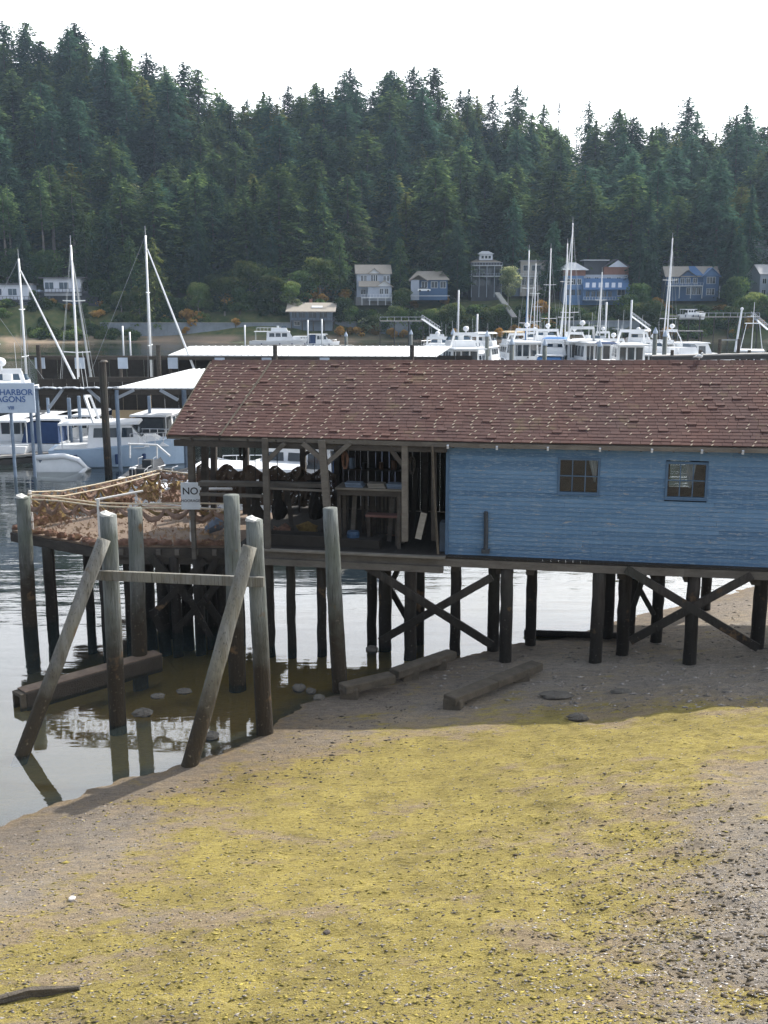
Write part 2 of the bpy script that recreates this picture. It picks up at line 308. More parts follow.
# ------------------------------------------------------------------ mesh builder
def wloc(o):
    v=Vector((0,0,0))
    while o: v=v+Vector(o.location); o=o.parent
    return v
class MB:
    def __init__(s): s.v=[]; s.f=[]; s.t=[]
    def add(s,vs,fs,tone=None):
        b=len(s.v); s.v+= [tuple(v) for v in vs]; s.f+=[tuple(b+i for i in f) for f in fs]
        t=random.random()*.95 if tone is None else tone
        s.t+=[t]*len(fs); return s
    def hexa(s,p,tone=None):   # 8 points: bottom 4 (ccw), top 4
        return s.add(p,[(0,3,2,1),(4,5,6,7),(0,1,5,4),(1,2,6,5),(2,3,7,6),(3,0,4,7)],tone)
    def box(s,c,d,rz=0,tone=None,mat=None):
        x,y,z=[k/2 for k in d]
        pts=[Vector(p) for p in [(-x,-y,-z),(x,-y,-z),(x,y,-z),(-x,y,-z),(-x,-y,z),(x,-y,z),(x,y,z),(-x,y,z)]]
        if mat is None: mat=Matrix.Rotation(rz,3,'Z')
        return s.hexa([mat@p+Vector(c) for p in pts],tone)
    def beam(s,a,b,w,h,tone=None,up=(0,0,1)):
        a=Vector(a); b=Vector(b); d=(b-a).normalized(); u=Vector(up)
        if abs(d.dot(u))>.98: u=Vector((VX,VY,0)) if abs(d.z)>.9 else Vector((0,0,1))
        x=d.cross(u).normalized(); y=x.cross(d).normalized()
        q=[(-w/2,-h/2),(w/2,-h/2),(w/2,h/2),(-w/2,h/2)]
        return s.add([a+x*i+y*j for i,j in q]+[b+x*i+y*j for i,j in q],[(0,1,2,3),(7,6,5,4),(0,4,5,1),(1,5,6,2),(2,6,7,3),(3,7,4,0)],tone)
    def tube(s,pts,rs,n=8,tone=None,jit=0,cap=True):
        pts=[Vector(p) for p in pts]
        if isinstance(rs,(int,float)): rs=[rs]*len(pts)
        vs=[];fs=[]
        d0=(pts[1]-pts[0]).normalized(); u=Vector((0,0,1)) if abs(d0.z)<.9 else Vector((1,0,0))
        for i,p in enumerate(pts):
            d=(pts[min(i+1,len(pts)-1)]-pts[max(i-1,0)]).normalized()
            x=d.cross(u).normalized(); y=d.cross(x).normalized()
            for k in range(n):
                a=2*math.pi*k/n; r=rs[i]*(1+random.uniform(-jit,jit)); vs.append(p+x*math.cos(a)*r+y*math.sin(a)*r)
        for i in range(len(pts)-1):
            for k in range(n):
                a=i*n+k;b=i*n+(k+1)%n; fs.append((a,b,b+n,a+n))
        if cap: fs.append(tuple(range(n))[::-1]); fs.append(tuple(range((len(pts)-1)*n,len(pts)*n)))
        return s.add(vs,fs,tone)
    def ball(s,c,r,n=8,m=5,tone=None,sc_=(1,1,1),jit=0):
        vs=[];fs=[]
        for i in range(m+1):
            t=math.pi*i/m
            for k in range(n):
                a=2*math.pi*k/n; q=r*(1+random.uniform(-jit,jit)); vs.append((c[0]+q*sc_[0]*math.sin(t)*math.cos(a),c[1]+q*sc_[1]*math.sin(t)*math.sin(a),c[2]-q*sc_[2]*math.cos(t)))
        for i in range(m):
            for k in range(n):
                a=i*n+k;b=i*n+(k+1)%n; fs.append((a,b,b+n,a+n))
        return s.add(vs,fs,tone)
    def prism(s,poly,y0,y1,tone=None):  # poly in xz, extruded along y
        n=len(poly)
        vs=[(x,y0,z) for x,z in poly]+[(x,y1,z) for x,z in poly]
        fs=[tuple(range(n)),tuple(range(2*n-1,n-1,-1))]+[(i,i+n,(i+1)%n+n,(i+1)%n) for i in range(n)]
        return s.add(vs,fs,tone)
    def prism_z(s,poly,z0,z1,tone=None):
        n=len(poly)
        vs=[(x,y,z0) for x,y in poly]+[(x,y,z1) for x,y in poly]
        fs=[tuple(range(n))[::-1],tuple(range(n,2*n))]+[(i,(i+1)%n,(i+1)%n+n,i+n) for i in range(n)]
        return s.add(vs,fs,tone)
    def build(s,name,mat,parent=None,world=True,smooth=False,bevel=0):
        off=wloc(parent) if (parent and world) else Vector((0,0,0))
        me=bpy.data.meshes.new(name)
        me.from_pydata([(v[0]-off.x,v[1]-off.y,v[2]-off.z) for v in s.v],[],s.f)
        at_=me.attributes.new('tone','FLOAT','FACE'); at_.data.foreach_set('value',s.t)
        me.materials.append(M[mat] if isinstance(mat,str) else mat)
        if smooth: me.polygons.foreach_set('use_smooth',[True]*len(me.polygons))
        o=bpy.data.objects.new(name,me); col.objects.link(o)
        if parent: o.parent=parent
        if bevel:
            b=o.modifiers.new('bevel','BEVEL'); b.width=bevel; b.segments=2; b.limit_method='ANGLE'
        return o
def tag(o,label=None,cat=None,group=None,kind=None):
    if label: o['label']=label
    if cat: o['category']=cat
    if group: o['group']=group
    if kind: o['kind']=kind
    return o
def empty(name,loc,label=None,cat=None,group=None,rz=0):
    o=bpy.data.objects.new(name,None); col.objects.link(o); o.location=loc; o.rotation_euler=(0,0,rz); o.empty_display_size=.2
    return tag(o,label,cat,group)
def copy_tree(o,parent=None):
    c=o.copy(); col.objects.link(c); c.parent=parent
    for ch in list(o.children): copy_tree(ch,c)
    return c
def npmesh(name,V,Fq,tone,mat,k):
    me=bpy.data.meshes.new(name)
    me.vertices.add(len(V)); me.vertices.foreach_set('co',np.asarray(V,np.float32).ravel())
    nf=len(Fq); me.loops.add(nf*k); me.loops.foreach_set('vertex_index',np.asarray(Fq,np.int32).ravel())
    me.polygons.add(nf); me.polygons.foreach_set('loop_start',np.arange(0,nf*k,k,dtype=np.int32)); me.polygons.foreach_set('loop_total',np.full(nf,k,np.int32))
    me.update(calc_edges=True)
    if tone is not None:
        a=me.attributes.new('tone','FLOAT','FACE'); a.data.foreach_set('value',np.asarray(tone,np.float32))
    me.materials.append(M[mat] if isinstance(mat,str) else mat)
    return me
def obj(name,me,parent=None):
    o=bpy.data.objects.new(name,me); col.objects.link(o)
    if parent: o.parent=parent
    return o
def textmesh(body,size,mat,name,parent,mtx):
    cu=bpy.data.curves.new(name,'FONT'); cu.body=body; cu.size=size; cu.align_x='CENTER'; cu.align_y='CENTER'; cu.extrude=.004; cu.offset=size*.012 if size>.2 else 0
    t=bpy.data.objects.new('t',cu); col.objects.link(t)
    me=bpy.data.meshes.new_from_object(t.evaluated_get(bpy.context.evaluated_depsgraph_get()))
    bpy.data.objects.remove(t); me.transform(mtx); me.materials.clear(); me.materials.append(M[mat]); me.name=name
    return obj(name,me,parent)
exec_parts=[]
# ================================================================== SETTING
def axis(lo,hi,f0,f1,st,g=1.12,mx=6):
    a=list(np.arange(f0,f1,st)); x=f1; s=st
    while x<hi: a.append(x); s=min(s*g,mx); x+=s
    a.append(hi); x=f0-st; s=st; b=[]
    while x>lo: b.append(x); s=min(s*g,mx); x-=s
    b.append(lo); return np.array(b[::-1]+a)
xs=axis(-420,420,-9.5,12,.07); ys=axis(-60,720,7.5,30,.06)
X,Y=np.meshgrid(xs,ys); Z=terrain(X,Y)
def vnoise(X,Y,s,seed):
    r=np.random.default_rng(seed); g=r.random((256,256)); u=X/s+500; v=Y/s+500
    iu=np.floor(u).astype(int); iv=np.floor(v).astype(int); fu=u-iu; fv=v-iv; fu=fu*fu*(3-2*fu); fv=fv*fv*(3-2*fv)
    q=lambda a,b:g[a%256,b%256]
    return (q(iu,iv)*(1-fu)+q(iu+1,iv)*fu)*(1-fv)+(q(iu,iv+1)*(1-fu)+q(iu+1,iv+1)*fu)*fv-.5
nr=np.clip((60-Y)/20,0,1)
DZF=lambda X,Y:.12*vnoise(X,Y,2.3,1)+.08*vnoise(X,Y*1.5,.8,2)+.065*vnoise(X,Y*1.7,.34,3)+.045*vnoise(X,Y*1.7,.17,4)
dz=DZF(X,Y)
amp=.2+.8*np.clip((Z-.15)/.5,0,1)
Z2=Z+dz*nr*amp+np.clip((Y-270)/20,0,1)*1.2*vnoise(X,Y,9,5)
nx,ny=len(xs),len(ys)
idx=np.arange(nx*ny).reshape(ny,nx)
Q=np.stack([idx[:-1,:-1],idx[:-1,1:],idx[1:,1:],idx[1:,:-1]],-1).reshape(-1,4)
me=npmesh('ground',np.stack([X,Y,Z2],-1).reshape(-1,3),Q,None,'ground',4)
def blobs(lst):
    a=np.zeros(X.shape)
    for px,py,r,w in lst:
        p=on_ground(px,py); a=np.maximum(a,w*np.exp(-(((X-p.x)/(r*1.35))**2+((Y-p.y)/r)**2)*.8))
    return a
alg=blobs([(330,800,1.8,.75),(240,835,1.2,.5),(430,770,2.0,.78),(560,748,2.0,.78),(680,735,1.9,.75),(760,725,1.5,.7),(480,815,1.6,.72),(150,885,1.2,.45),(250,865,1.3,.65),(350,875,1.5,.78),
 (60,950,1.1,.55),(10,985,1.0,.6),(450,865,1.5,.72),(560,820,1.5,.5),(300,950,1.3,.7),(150,985,1.2,.6),(400,940,1.4,.78),(470,990,1.2,.76),(550,900,1.2,.66),(590,960,.5,.45),(742,1000,.22,.8),(250,1020,1.3,.7),(640,870,.7,.5),(630,770,1.4,.5),(350,1020,1.3,.76),(620,830,.8,.45),(720,760,.9,.4),(200,930,1.0,.4),(520,1010,.8,.6)])
dmp=blobs([(715,880,.7,1),(670,975,.6,1),(700,905,.45,1),(690,940,.4,1),(640,1000,.4,.9),(740,880,.4,.9),(720,960,.4,.7)])
for nm_,v in (('algae',alg),('damp',dmp)):
    a=me.attributes.new(nm_,'FLOAT','POINT'); a.data.foreach_set('value',v.astype(np.float32).ravel())
me.polygons.foreach_set('use_smooth',[True]*len(me.polygons))
g=tag(obj('ground',me),kind='structure')
wm=MB(); wm.add([(-400,-50,0),(400,-50,0),(400,300,0),(-400,300,0)],[(0,1,2,3)]); tag(wm.build('water','water'),kind='structure')
# pebbles, shell bits and weed scraps strewn on the beach
def scatter(name,n,region,smin,smax,mat,flat,seed,label,cat):
    r=np.random.default_rng(seed); V=[];Fc=[];T=[]
    o8=np.array([(1,0,0),(0,1,0),(-1,0,0),(0,-1,0),(0,0,1),(0,0,-1)],float)
    fc=np.array([(0,1,4),(1,2,4),(2,3,4),(3,0,4),(1,0,5),(2,1,5),(3,2,5),(0,3,5)])
    x,y=region(r,n); z=terrain(x,y); k=(z>.04)
    x,y,z=x[k],y[k],z[k]
    dzz=DZF(x,y)*(.2+.8*np.clip((z-.15)/.5,0,1))
    z=z+dzz
    m=len(x); s=smin+(smax-smin)*r.random(m)**3
    a=r.random(m)*6.28; el=.8+1.8*r.random(m); a=a*.22-.5
    P_=o8[None]*(1+.35*(r.random((m,6,1))-.5))
    P_=P_*s[:,None,None]*np.stack([el,np.ones(m),flat*np.ones(m)],-1)[:,None,:]
    c,sn=np.cos(a)[:,None],np.sin(a)[:,None]
    xx=P_[...,0]*c-P_[...,1]*sn+x[:,None]; yy=P_[...,0]*sn+P_[...,1]*c+y[:,None]; zz=P_[...,2]+z[:,None]+s[:,None]*flat*.2
    V=np.stack([xx,yy,zz],-1).reshape(-1,3); Fq=(fc[None]+6*np.arange(m)[:,None,None]).reshape(-1,3)
    me=npmesh(name,V,Fq,np.repeat(r.random(m),8),mat,3)
    return tag(obj(name,me),label,cat,kind='stuff')
def reg_all(r,n):
    t=r.random(n); px=r.random(n)*(900)-60; py=690+(r.random(n)**.8)*380
    return _proj(px,py)
def _proj(px,py):
    a=(px-384)/F;b=(512-py)/F; yy=math.cos(TH)+math.sin(TH)*b; zz=-math.sin(TH)+math.cos(TH)*b
    s=-8.3/zz
    for _ in range(12):
        z=terrain(a*s,yy*s); s=s*.4+.6*((z-H)/zz)
    return a*s,yy*s
def reg_low(r,n):
    px=720+95*r.standard_normal(n); py=930+70*r.standard_normal(n); return _proj(px,py)
def reg_line(r,n):
    px=r.random(n)*330+80; py=800-(px-80)*.25+22*r.standard_normal(n); return _proj(px,py)
def reg_sh(r,n):
    return _proj(430+r.random(n)*380,600+r.random(n)*110)
M['peb_d']=pm('dark_pebbles',(.10,.08,.065),(.05,.045,.04),9,.9,tone=.5)
M['peb_l']=pm('pale_pebbles',(.48,.45,.42),(.30,.27,.25),9,.8,tone=.5)
M['peb_m']=pm('grey_pebbles',(.28,.25,.22),(.19,.17,.15),9,.9,tone=.5)
M['weed']=pm('dry_dark_weed',(.055,.042,.03),(.10,.075,.035),9,.95,tone=.4)
scatter('pebbles',6500,reg_all,.004,.022,'peb_d',.45,11,'small dark pebbles strewn over the beach','pebbles')
scatter('shell_bits',2600,reg_all,.004,.014,'peb_l',.5,12,'pale shell bits and light pebbles strewn over the beach','shell bits')
scatter('gravel',12000,reg_all,.005,.022,'peb_m',.55,13,'grey brown gravel over the open beach','gravel')
scatter('seaweed_scraps',4500,reg_low,.004,.036,'weed',.25,14,'dark scraps of dried seaweed at the lower right of the beach','seaweed')
scatter('shingle_gravel',6000,reg_low,.004,.018,'peb_l',.5,15,'light stony gravel at the lower right corner of the beach','gravel')
scatter('tideline_stones',900,reg_line,.006,.035,'peb_d',.6,16,'small stones along the water edge of the beach','stones')
scatter('shade_stones',2200,reg_sh,.012,.05,'peb_m',.6,17,'small stones on the mud beneath and beyond the pier','stones')
def reg_alg(r,n):
    px=r.random(n)*760-30; py=730+(r.random(n)**.8)*330; return _proj(px,py)
M['tuft']=pm('olive_weed_tufts',(.16,.135,.035),(.34,.27,.06),6,.95,tone=.5)
scatter('weed_tufts',9000,reg_alg,.006,.030,'tuft',.35,21,'olive yellow tufts of weed lying over the algae covered beach','weed')
def rock(px,py,r,label,mat='rock',grp=None,sc_=(1,1,.6),on=True,cat='rock',nm='rock'):
    p=on_ground(px,py)
    if p.z<0: p=atz(px,py,0)
    m=MB(); m.ball((p.x,p.y,p.z+r*.15),r,11,8,sc_=sc_,jit=.13); return tag(m.build(nm,mat,smooth=False),label,cat,grp)
rock(299,689,.17,'round dark boulder in the shallow water right of a thin pier pile')
rock(311,692,.13,'smaller dark stone in the shallow water beside the round boulder')
rock(319,699,.14,'dark stone at the waterline just left of the tall grey pile')
rock(143,714,.19,'flat pale-topped rock in the brown pool behind the braced mooring frame','rock',sc_=(1.3,1,.5))
rock(158,697,.13,'dark slab rock in water near the end of the hollow log',sc_=(1.3,1,.5))
rock(184,692,.14,'dark slab rock between the cluster of pier piles',sc_=(1.4,1,.5))
rock(212,737,.16,'reddish rock in the brown pool by the right leaning brace')
rock(578,719,.17,'flat stone on the edge of the pier shadow','rock',sc_=(1.4,.8,.5))
rock(556,697,.24,'pale slab lying on the shaded mud right of the beach timber',sc_=(1.6,.8,.35))
rock(622,693,.16,'small dark slab lying on the shaded mud under the blue shed',sc_=(1.6,.8,.4))
rock(372,650,.16,'rock at the water edge under the pier between dark piles')
rock(72,900,.055,'small pale stone on the grey gravel of the left beach','peb_l')
rock(327,934,.05,'small dark stone amid yellow algae in the lower beach','peb_d')
# driftwood at the lower left
m=MB(); a,b=on_ground(-2,1003),on_ground(80,990)
m.tube([a+Vector((0,0,.02)),a.lerp(b,.4)+Vector((0,.03,.05)),b+Vector((0,0,.02))],[.06,.075,.03],8,jit=.25)
tag(m.build('driftwood','timber_b'),'short dark driftwood stick lying on the beach at the lower left','driftwood')
# ------------------------------------------------------------------ far trees
def foliage_quads(C,D,L,Wd,r):
    n=len(C); up=np.tile([0,0,1.],(n,1))+.9*(r.random((n,3))-.5)
    S=np.cross(D,up); S/=np.linalg.norm(S,axis=1)[:,None]+1e-9
    p0=C-D*L[:,None]*.5; p1=C+S*Wd[:,None]*.5; p2=C+D*L[:,None]*.5; p3=C-S*Wd[:,None]*.5
    return np.stack([p0,p1,p2,p3],1)
def conifer_mesh(name,seed,Ht,Rm,bare,mat,power=.8,dens=1.0,step=.62,gap=.0,top_open=0):
    r=np.random.default_rng(seed); Cs=[];Ds=[];Ls=[];Ws=[];Ts=[]
    z=bare*Ht
    while z<Ht-.2:
        t=(z-bare*Ht)/(Ht*(1-bare)); 
        rad=Rm*min(1,(1-t)**power*1.08)*min(1,.55+t*4)
        nb=int(5+3*r.random()) 
        ph=r.random()*6.28
        for b in range(nb):
            if r.random()<gap: continue
            L=rad*(.55+.6*r.random())*(1+.25*math.sin(ph*3+z)); az=ph+6.28*b/nb+.5*r.standard_normal()
            k=max(2,int(L/.42*dens)); s=np.linspace(.12,1,k)+.04*r.standard_normal(k)
            sp=.28*L*(1-s*.7)
            dx,dy=math.cos(az),math.sin(az)
            for rep in range(3):
                lat=(r.random(k)-.5)*2*sp
                cx=dx*L*s-dy*lat; cy=dy*L*s+dx*lat; cz=z+.18*L*s-.38*L*s**2-.12*np.abs(lat)+.25*r.standard_normal(k)
                Cs.append(np.stack([cx,cy,cz],-1))
                d=np.stack([dx-dy*np.sign(lat)*.8+.3*r.standard_normal(k),dy+dx*np.sign(lat)*.8+.3*r.standard_normal(k),-.35+.25*r.standard_normal(k)],-1); d/=np.linalg.norm(d,axis=1)[:,None]
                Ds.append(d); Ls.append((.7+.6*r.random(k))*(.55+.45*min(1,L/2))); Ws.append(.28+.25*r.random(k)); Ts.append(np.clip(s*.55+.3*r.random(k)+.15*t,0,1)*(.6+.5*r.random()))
        z+=step*(.75+.5*r.random())
    C=np.concatenate(Cs);D=np.concatenate(Ds);L=np.concatenate(Ls);Wd=np.concatenate(Ws);T=np.concatenate(Ts)
    V=foliage_quads(C,D,L,Wd,r).reshape(-1,3); Fq=np.arange(len(V)).reshape(-1,4)
    return npmesh(name,V,Fq,T,mat,4)
def trunk_mesh(name,Ht,r0,mat,limbs=0,seed=0):
    m=MB(); st=random.getstate(); random.seed(seed)
    pts=[(0,0,-1.0)]+[(random.uniform(-.1,.1)*i*.3,random.uniform(-.1,.1)*i*.3,Ht*i/6) for i in range(7)]
    m.tube(pts,[r0*1.25]+[r0*(1-.9*i/6) for i in range(7)],7)
    for k in range(limbs):
        z=Ht*random.uniform(.3,.7); a=random.random()*6.28; L=Ht*.3
        m.tube([(0,0,z),(math.cos(a)*L*.5,math.sin(a)*L*.5,z+L*.4),(math.cos(a)*L,math.sin(a)*L,z+L*.7)],[r0*.45,r0*.3,.05],5)
    random.setstate(st)
    me=bpy.data.meshes.new(name); me.from_pydata(m.v,[],m.f); me.materials.append(M[mat]); return me
def broad_mesh(name,seed,Ht,Rm,z0,mat,n=3200,lobes=16,leaf=.55):
    r=np.random.default_rng(seed); Cs=[]; Ts=[]
    for k in range(lobes):
        a=r.random()*6.28; q=Rm*.62*math.sqrt(r.random()); zc=z0+(Ht-z0)*(.18+.66*r.random()); zz=(zc-z0)/(Ht-z0)
        q*= (1-max(0,zz-.45)*1.2); cr=Rm*(.30+.22*r.random()); m=n//lobes
        d=r.standard_normal((m,3)); d/=np.linalg.norm(d,axis=1)[:,None]; rr=cr*(.55+.5*r.random(m)**.5)
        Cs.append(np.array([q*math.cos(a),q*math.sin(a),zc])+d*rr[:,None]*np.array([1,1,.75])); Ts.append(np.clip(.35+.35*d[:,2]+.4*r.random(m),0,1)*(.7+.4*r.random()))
    C=np.concatenate(Cs);T=np.concatenate(Ts); n=len(C)
    D=r.standard_normal((n,3)); D/=np.linalg.norm(D,axis=1)[:,None]
    V=foliage_quads(C,D,leaf*(.7+.7*r.random(n)),leaf*(.5+.5*r.random(n)),r).reshape(-1,3)
    return npmesh(name,V,np.arange(len(V)).reshape(-1,4),T,mat,4)
CON=[]
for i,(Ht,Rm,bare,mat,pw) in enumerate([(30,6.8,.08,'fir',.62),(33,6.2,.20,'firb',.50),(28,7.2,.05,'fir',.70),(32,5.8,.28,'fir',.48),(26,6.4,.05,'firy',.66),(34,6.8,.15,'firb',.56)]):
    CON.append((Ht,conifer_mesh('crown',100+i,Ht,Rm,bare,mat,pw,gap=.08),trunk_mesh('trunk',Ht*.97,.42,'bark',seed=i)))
TALLB=[(38,conifer_mesh('crown',120+i,38,4.4,.52,'fir',.55,gap=.15),trunk_mesh('trunk',37,.42,'barkp',seed=20+i)) for i in range(2)]
CEDAR=(30,conifer_mesh('crown',130,30,6.0,.02,'firb',.72,dens=1.3,step=.5),trunk_mesh('trunk',29,.5,'bark',seed=31))
SPAR=(31,conifer_mesh('crown',133,31,2.4,.35,'firb',.6,gap=.45),trunk_mesh('trunk',30.6,.3,'bark',seed=35))
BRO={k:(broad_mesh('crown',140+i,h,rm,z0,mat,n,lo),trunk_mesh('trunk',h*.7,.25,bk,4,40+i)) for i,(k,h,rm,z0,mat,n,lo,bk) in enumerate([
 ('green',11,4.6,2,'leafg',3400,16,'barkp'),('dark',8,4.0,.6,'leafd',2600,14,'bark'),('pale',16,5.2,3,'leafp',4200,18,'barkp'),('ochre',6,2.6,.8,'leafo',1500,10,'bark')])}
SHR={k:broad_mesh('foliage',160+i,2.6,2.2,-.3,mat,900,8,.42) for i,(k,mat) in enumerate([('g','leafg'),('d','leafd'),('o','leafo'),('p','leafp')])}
def tree(name,crown,trunk,x,y,s,label,cat,group,sz=None,z=None):
    z=gz(x,y)-.3 if z is None else z
    t=empty(name,(x,y,z),label,cat,group,random.random()*6.28); t.scale=(s,s,sz or s)
    obj('trunk',trunk,t); obj('crown',crown,t); return t
houses_px=[(340,405,285),(405,452,278),(466,508,290),(512,548,285),(556,640,284),(655,728,287),(745,775,285),(280,345,275),(-5,95,285)]
def blocked(x,y,m=0):
    px=384+x/y*1024
    for a,b,yd in houses_px:
        if a-6-m<px<b+6+m and y<yd+9: return True
    return False
# hand-placed named trees   (px centre, Y, height)
def place(px,Y,s,proto,nm,label,cat='tree',group=None,sz=None):
    x=at(px,300,Y).x; return tree(nm,proto[-2],proto[-1],x,Y,s,label,cat,group,sz)
place(155,272,.86,CON[4],'fir_tree','olive green fir with long drooping boughs standing by the shore left of the bulkhead')
place(88,279,.80,CON[0],'fir_tree','mid green fir behind the tall bare mast near the long white house')
place(645,292,1.02,CEDAR,'cedar_tree','broad dark conical cedar between the blue terrace house and the large blue house')
place(258,280,.72,CEDAR,'cedar_tree','full dark fir left of the low brown-roofed cottage')
place(230,296,.95,CON[2],'fir_tree','tall green fir left of the ochre bushes above the brown-roofed cottage')
place(355,300,1.35,BRO['pale'],'broadleaf_tree','pale olive round-topped broadleaf tree behind the grey gabled house')
place(508,281,.72,BRO['pale'],'madrone_tree','olive spreading tree with bare pale trunks between two modern houses')
place(745,290,1.0,CEDAR,'cedar_tree','dark cedar right of the large blue house')
place(712,300,1.0,CON[5],'fir_tree','tall fir directly behind the large blue house')
place(420,300,.85,CON[5],'fir_tree','dark fir rising behind the small blue bungalow')
place(553,398,1.16,SPAR,'fir_tree','thin sparse conifer poking above the gap in the skyline')
place(582,392,1.12,CON[1],'fir_tree','tall ragged conifer right of the skyline gap')
place(571,394,.95,SPAR,'fir_tree','slender sparse conifer beside the tall ragged one at the gap')
place(33,274,.45,BRO['dark'],'broadleaf_tree','dark low tree behind the leaning stay at far left')
# forest
cnt=0; pts=[]
tries=0
cand=[]
Yr=291
while Yr<415:
    sp=9.4+ (Yr-291)*.03; xx=-.425*Yr
    while xx<.425*Yr:
        cand.append((xx+random.uniform(-.42,.42)*sp,Yr+random.uniform(-.4,.4)*6)); xx+=sp*1.13
    Yr+=8.6 if Yr<350 else 9.6
for x,y in cand:
    px=384+x/y*1024
    if blocked(x,y): continue
    if abs(px-566)<8 and y>372: continue
    if abs(px-565)<5 and y>340: continue
    d=y-291; cnt+=1
    sky=y>372
    k=random.random(); 
    if px<85 and y<312:
        pr=random.choice(TALLB); s=random.uniform(.72,.9)*1.0; lab='tall conifer with long bare pale trunk at the left edge of the forest'; grp='bare-trunked conifers at the left'
    else:
        pr=random.choice(CON if k>.12 else [CON[4]]); s=random.uniform(.80,1.22) if not sky else random.uniform(.78,1.18)
        if not sky and random.random()<.12: s*=.72
        lab,grp=(('conifer whose top stands on the forest skyline','skyline conifers') if sky else ('dark green conifer within the dense forest on the far hillside','hillside forest conifers'))
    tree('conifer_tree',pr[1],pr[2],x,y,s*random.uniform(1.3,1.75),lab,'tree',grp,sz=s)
print('conifers',cnt)
# the rest of the forest, one mass behind and between the single trees
mp=[]
Yr=338
while Yr<440:
    xx=-.47*Yr
    while xx<.47*Yr:
        x,y=xx+random.uniform(-4,4),Yr+random.uniform(-4,4); xx+=9.5
        px=384+x/y*1024
        if blocked(x,y,2) or (abs(px-566)<6 and y>360): continue
        if y>400: pass
        mp.append((x,y,gz(x,y)-.5))
    Yr+=11
fm=bpy.data.meshes.new('forest'); fm.from_pydata(mp,[],[]); fo=tag(obj('forest',fm),'dense mass of further conifers filling the far hillside behind the single trees','forest',kind='stuff')
fm.materials.append(M['fir'])
ng=bpy.data.node_groups.new('forest_mass','GeometryNodeTree'); ng.interface.new_socket('Geometry',in_out='INPUT',socket_type='NodeSocketGeometry'); ng.interface.new_socket('Geometry',in_out='OUTPUT',socket_type='NodeSocketGeometry')
gi=ng.nodes.new('NodeGroupInput'); go_=ng.nodes.new('NodeGroupOutput'); jn=ng.nodes.new('GeometryNodeJoinGeometry'); ng.links.new(jn.outputs[0],go_.inputs[0])
srcs=[o for o in bpy.data.objects if o.name.startswith('crown') and o.data in [c[1] for c in CON]]
seen={}
for o in srcs: seen.setdefault(o.data.name,o)
for i,(k,o) in enumerate(list(seen.items())[:4]):
    oi=ng.nodes.new('GeometryNodeObjectInfo'); oi.inputs['Object'].default_value=o; oi.transform_space='ORIGINAL'
    ip=ng.nodes.new('GeometryNodeInstanceOnPoints'); ng.links.new(gi.outputs[0],ip.inputs['Points']); ng.links.new(oi.outputs['Geometry'],ip.inputs['Instance'])
    rv=ng.nodes.new('FunctionNodeRandomValue'); rv.data_type='INT'; rv.inputs['Min'].default_value=0; rv.inputs['Max'].default_value=3; rv.inputs['Seed'].default_value=5
    cp=ng.nodes.new('FunctionNodeCompare'); cp.data_type='INT'; cp.operation='EQUAL'; cp.inputs[3].default_value=i; ng.links.new(rv.outputs[2],cp.inputs[2]); ng.links.new(cp.outputs[0],ip.inputs['Selection'])
    r3=ng.nodes.new('FunctionNodeRandomValue'); r3.data_type='FLOAT_VECTOR'; r3.inputs[0].default_value=(0,0,0); r3.inputs[1].default_value=(0,0,6.28); ng.links.new(r3.outputs[0],ip.inputs['Rotation'])
    r4=ng.nodes.new('FunctionNodeRandomValue'); r4.data_type='FLOAT_VECTOR'; r4.inputs[0].default_value=(1.0,1.0,.72); r4.inputs[1].default_value=(1.3,1.3,.98); r4.inputs['Seed'].default_value=9; ng.links.new(r4.outputs[0],ip.inputs['Scale'])
    ng.links.new(ip.outputs[0],jn.inputs[0])
md=fo.modifiers.new('mass','NODES'); md.node_group=ng
# broadleaf trees tucked between the conifers
for px,Y,kind,s in [(190,300,'green',1.1),(285,296,'green',1.2),(300,318,'green',1.3),(440,316,'green',1.2),(400,306,'ochre',1.4),(462,300,'green',1.2),(330,308,'green',1.1),(455,322,'ochre',1.5),(268,336,'ochre',1.3),(380,330,'green',1.2),(120,296,'green',1.0),(536,322,'green',1.0),(470,330,'green',1.2),(215,322,'green',1.3),(745,330,'green',1.2),(250,350,'ochre',1.2),(30,330,'ochre',1.1),(490,352,'ochre',1.1)]:
    x=at(px,300,Y).x
    tree('broadleaf_tree',*BRO[kind],x,Y,s,{'green':'rounded green broadleaf tree tucked among the hillside conifers','ochre':'small ochre autumn tree tucked among the hillside conifers'}[kind],'tree','broadleaf trees in the hillside forest: '+kind)
for k in range(46):
    px=random.uniform(95,768); Y=random.uniform(292,345); kd=random.choices(['green','dark','pale','ochre'],[5,3,2,1.3])[0]
    if blocked(at(px,300,Y).x,Y): continue
    s=random.uniform(1.1,1.9)*{'pale':.7,'green':1,'dark':1.2,'ochre':1.2}[kd]
    tree('broadleaf_tree',*BRO[kd],at(px,300,Y).x,Y,s,{'green':'rounded green broadleaf tree tucked among the hillside conifers','ochre':'small ochre autumn tree tucked among the hillside conifers','dark':'dark rounded broadleaf tree tucked among the hillside conifers','pale':'pale olive broadleaf tree tucked among the hillside conifers'}[kd],'tree','broadleaf trees in the hillside forest: '+kd)
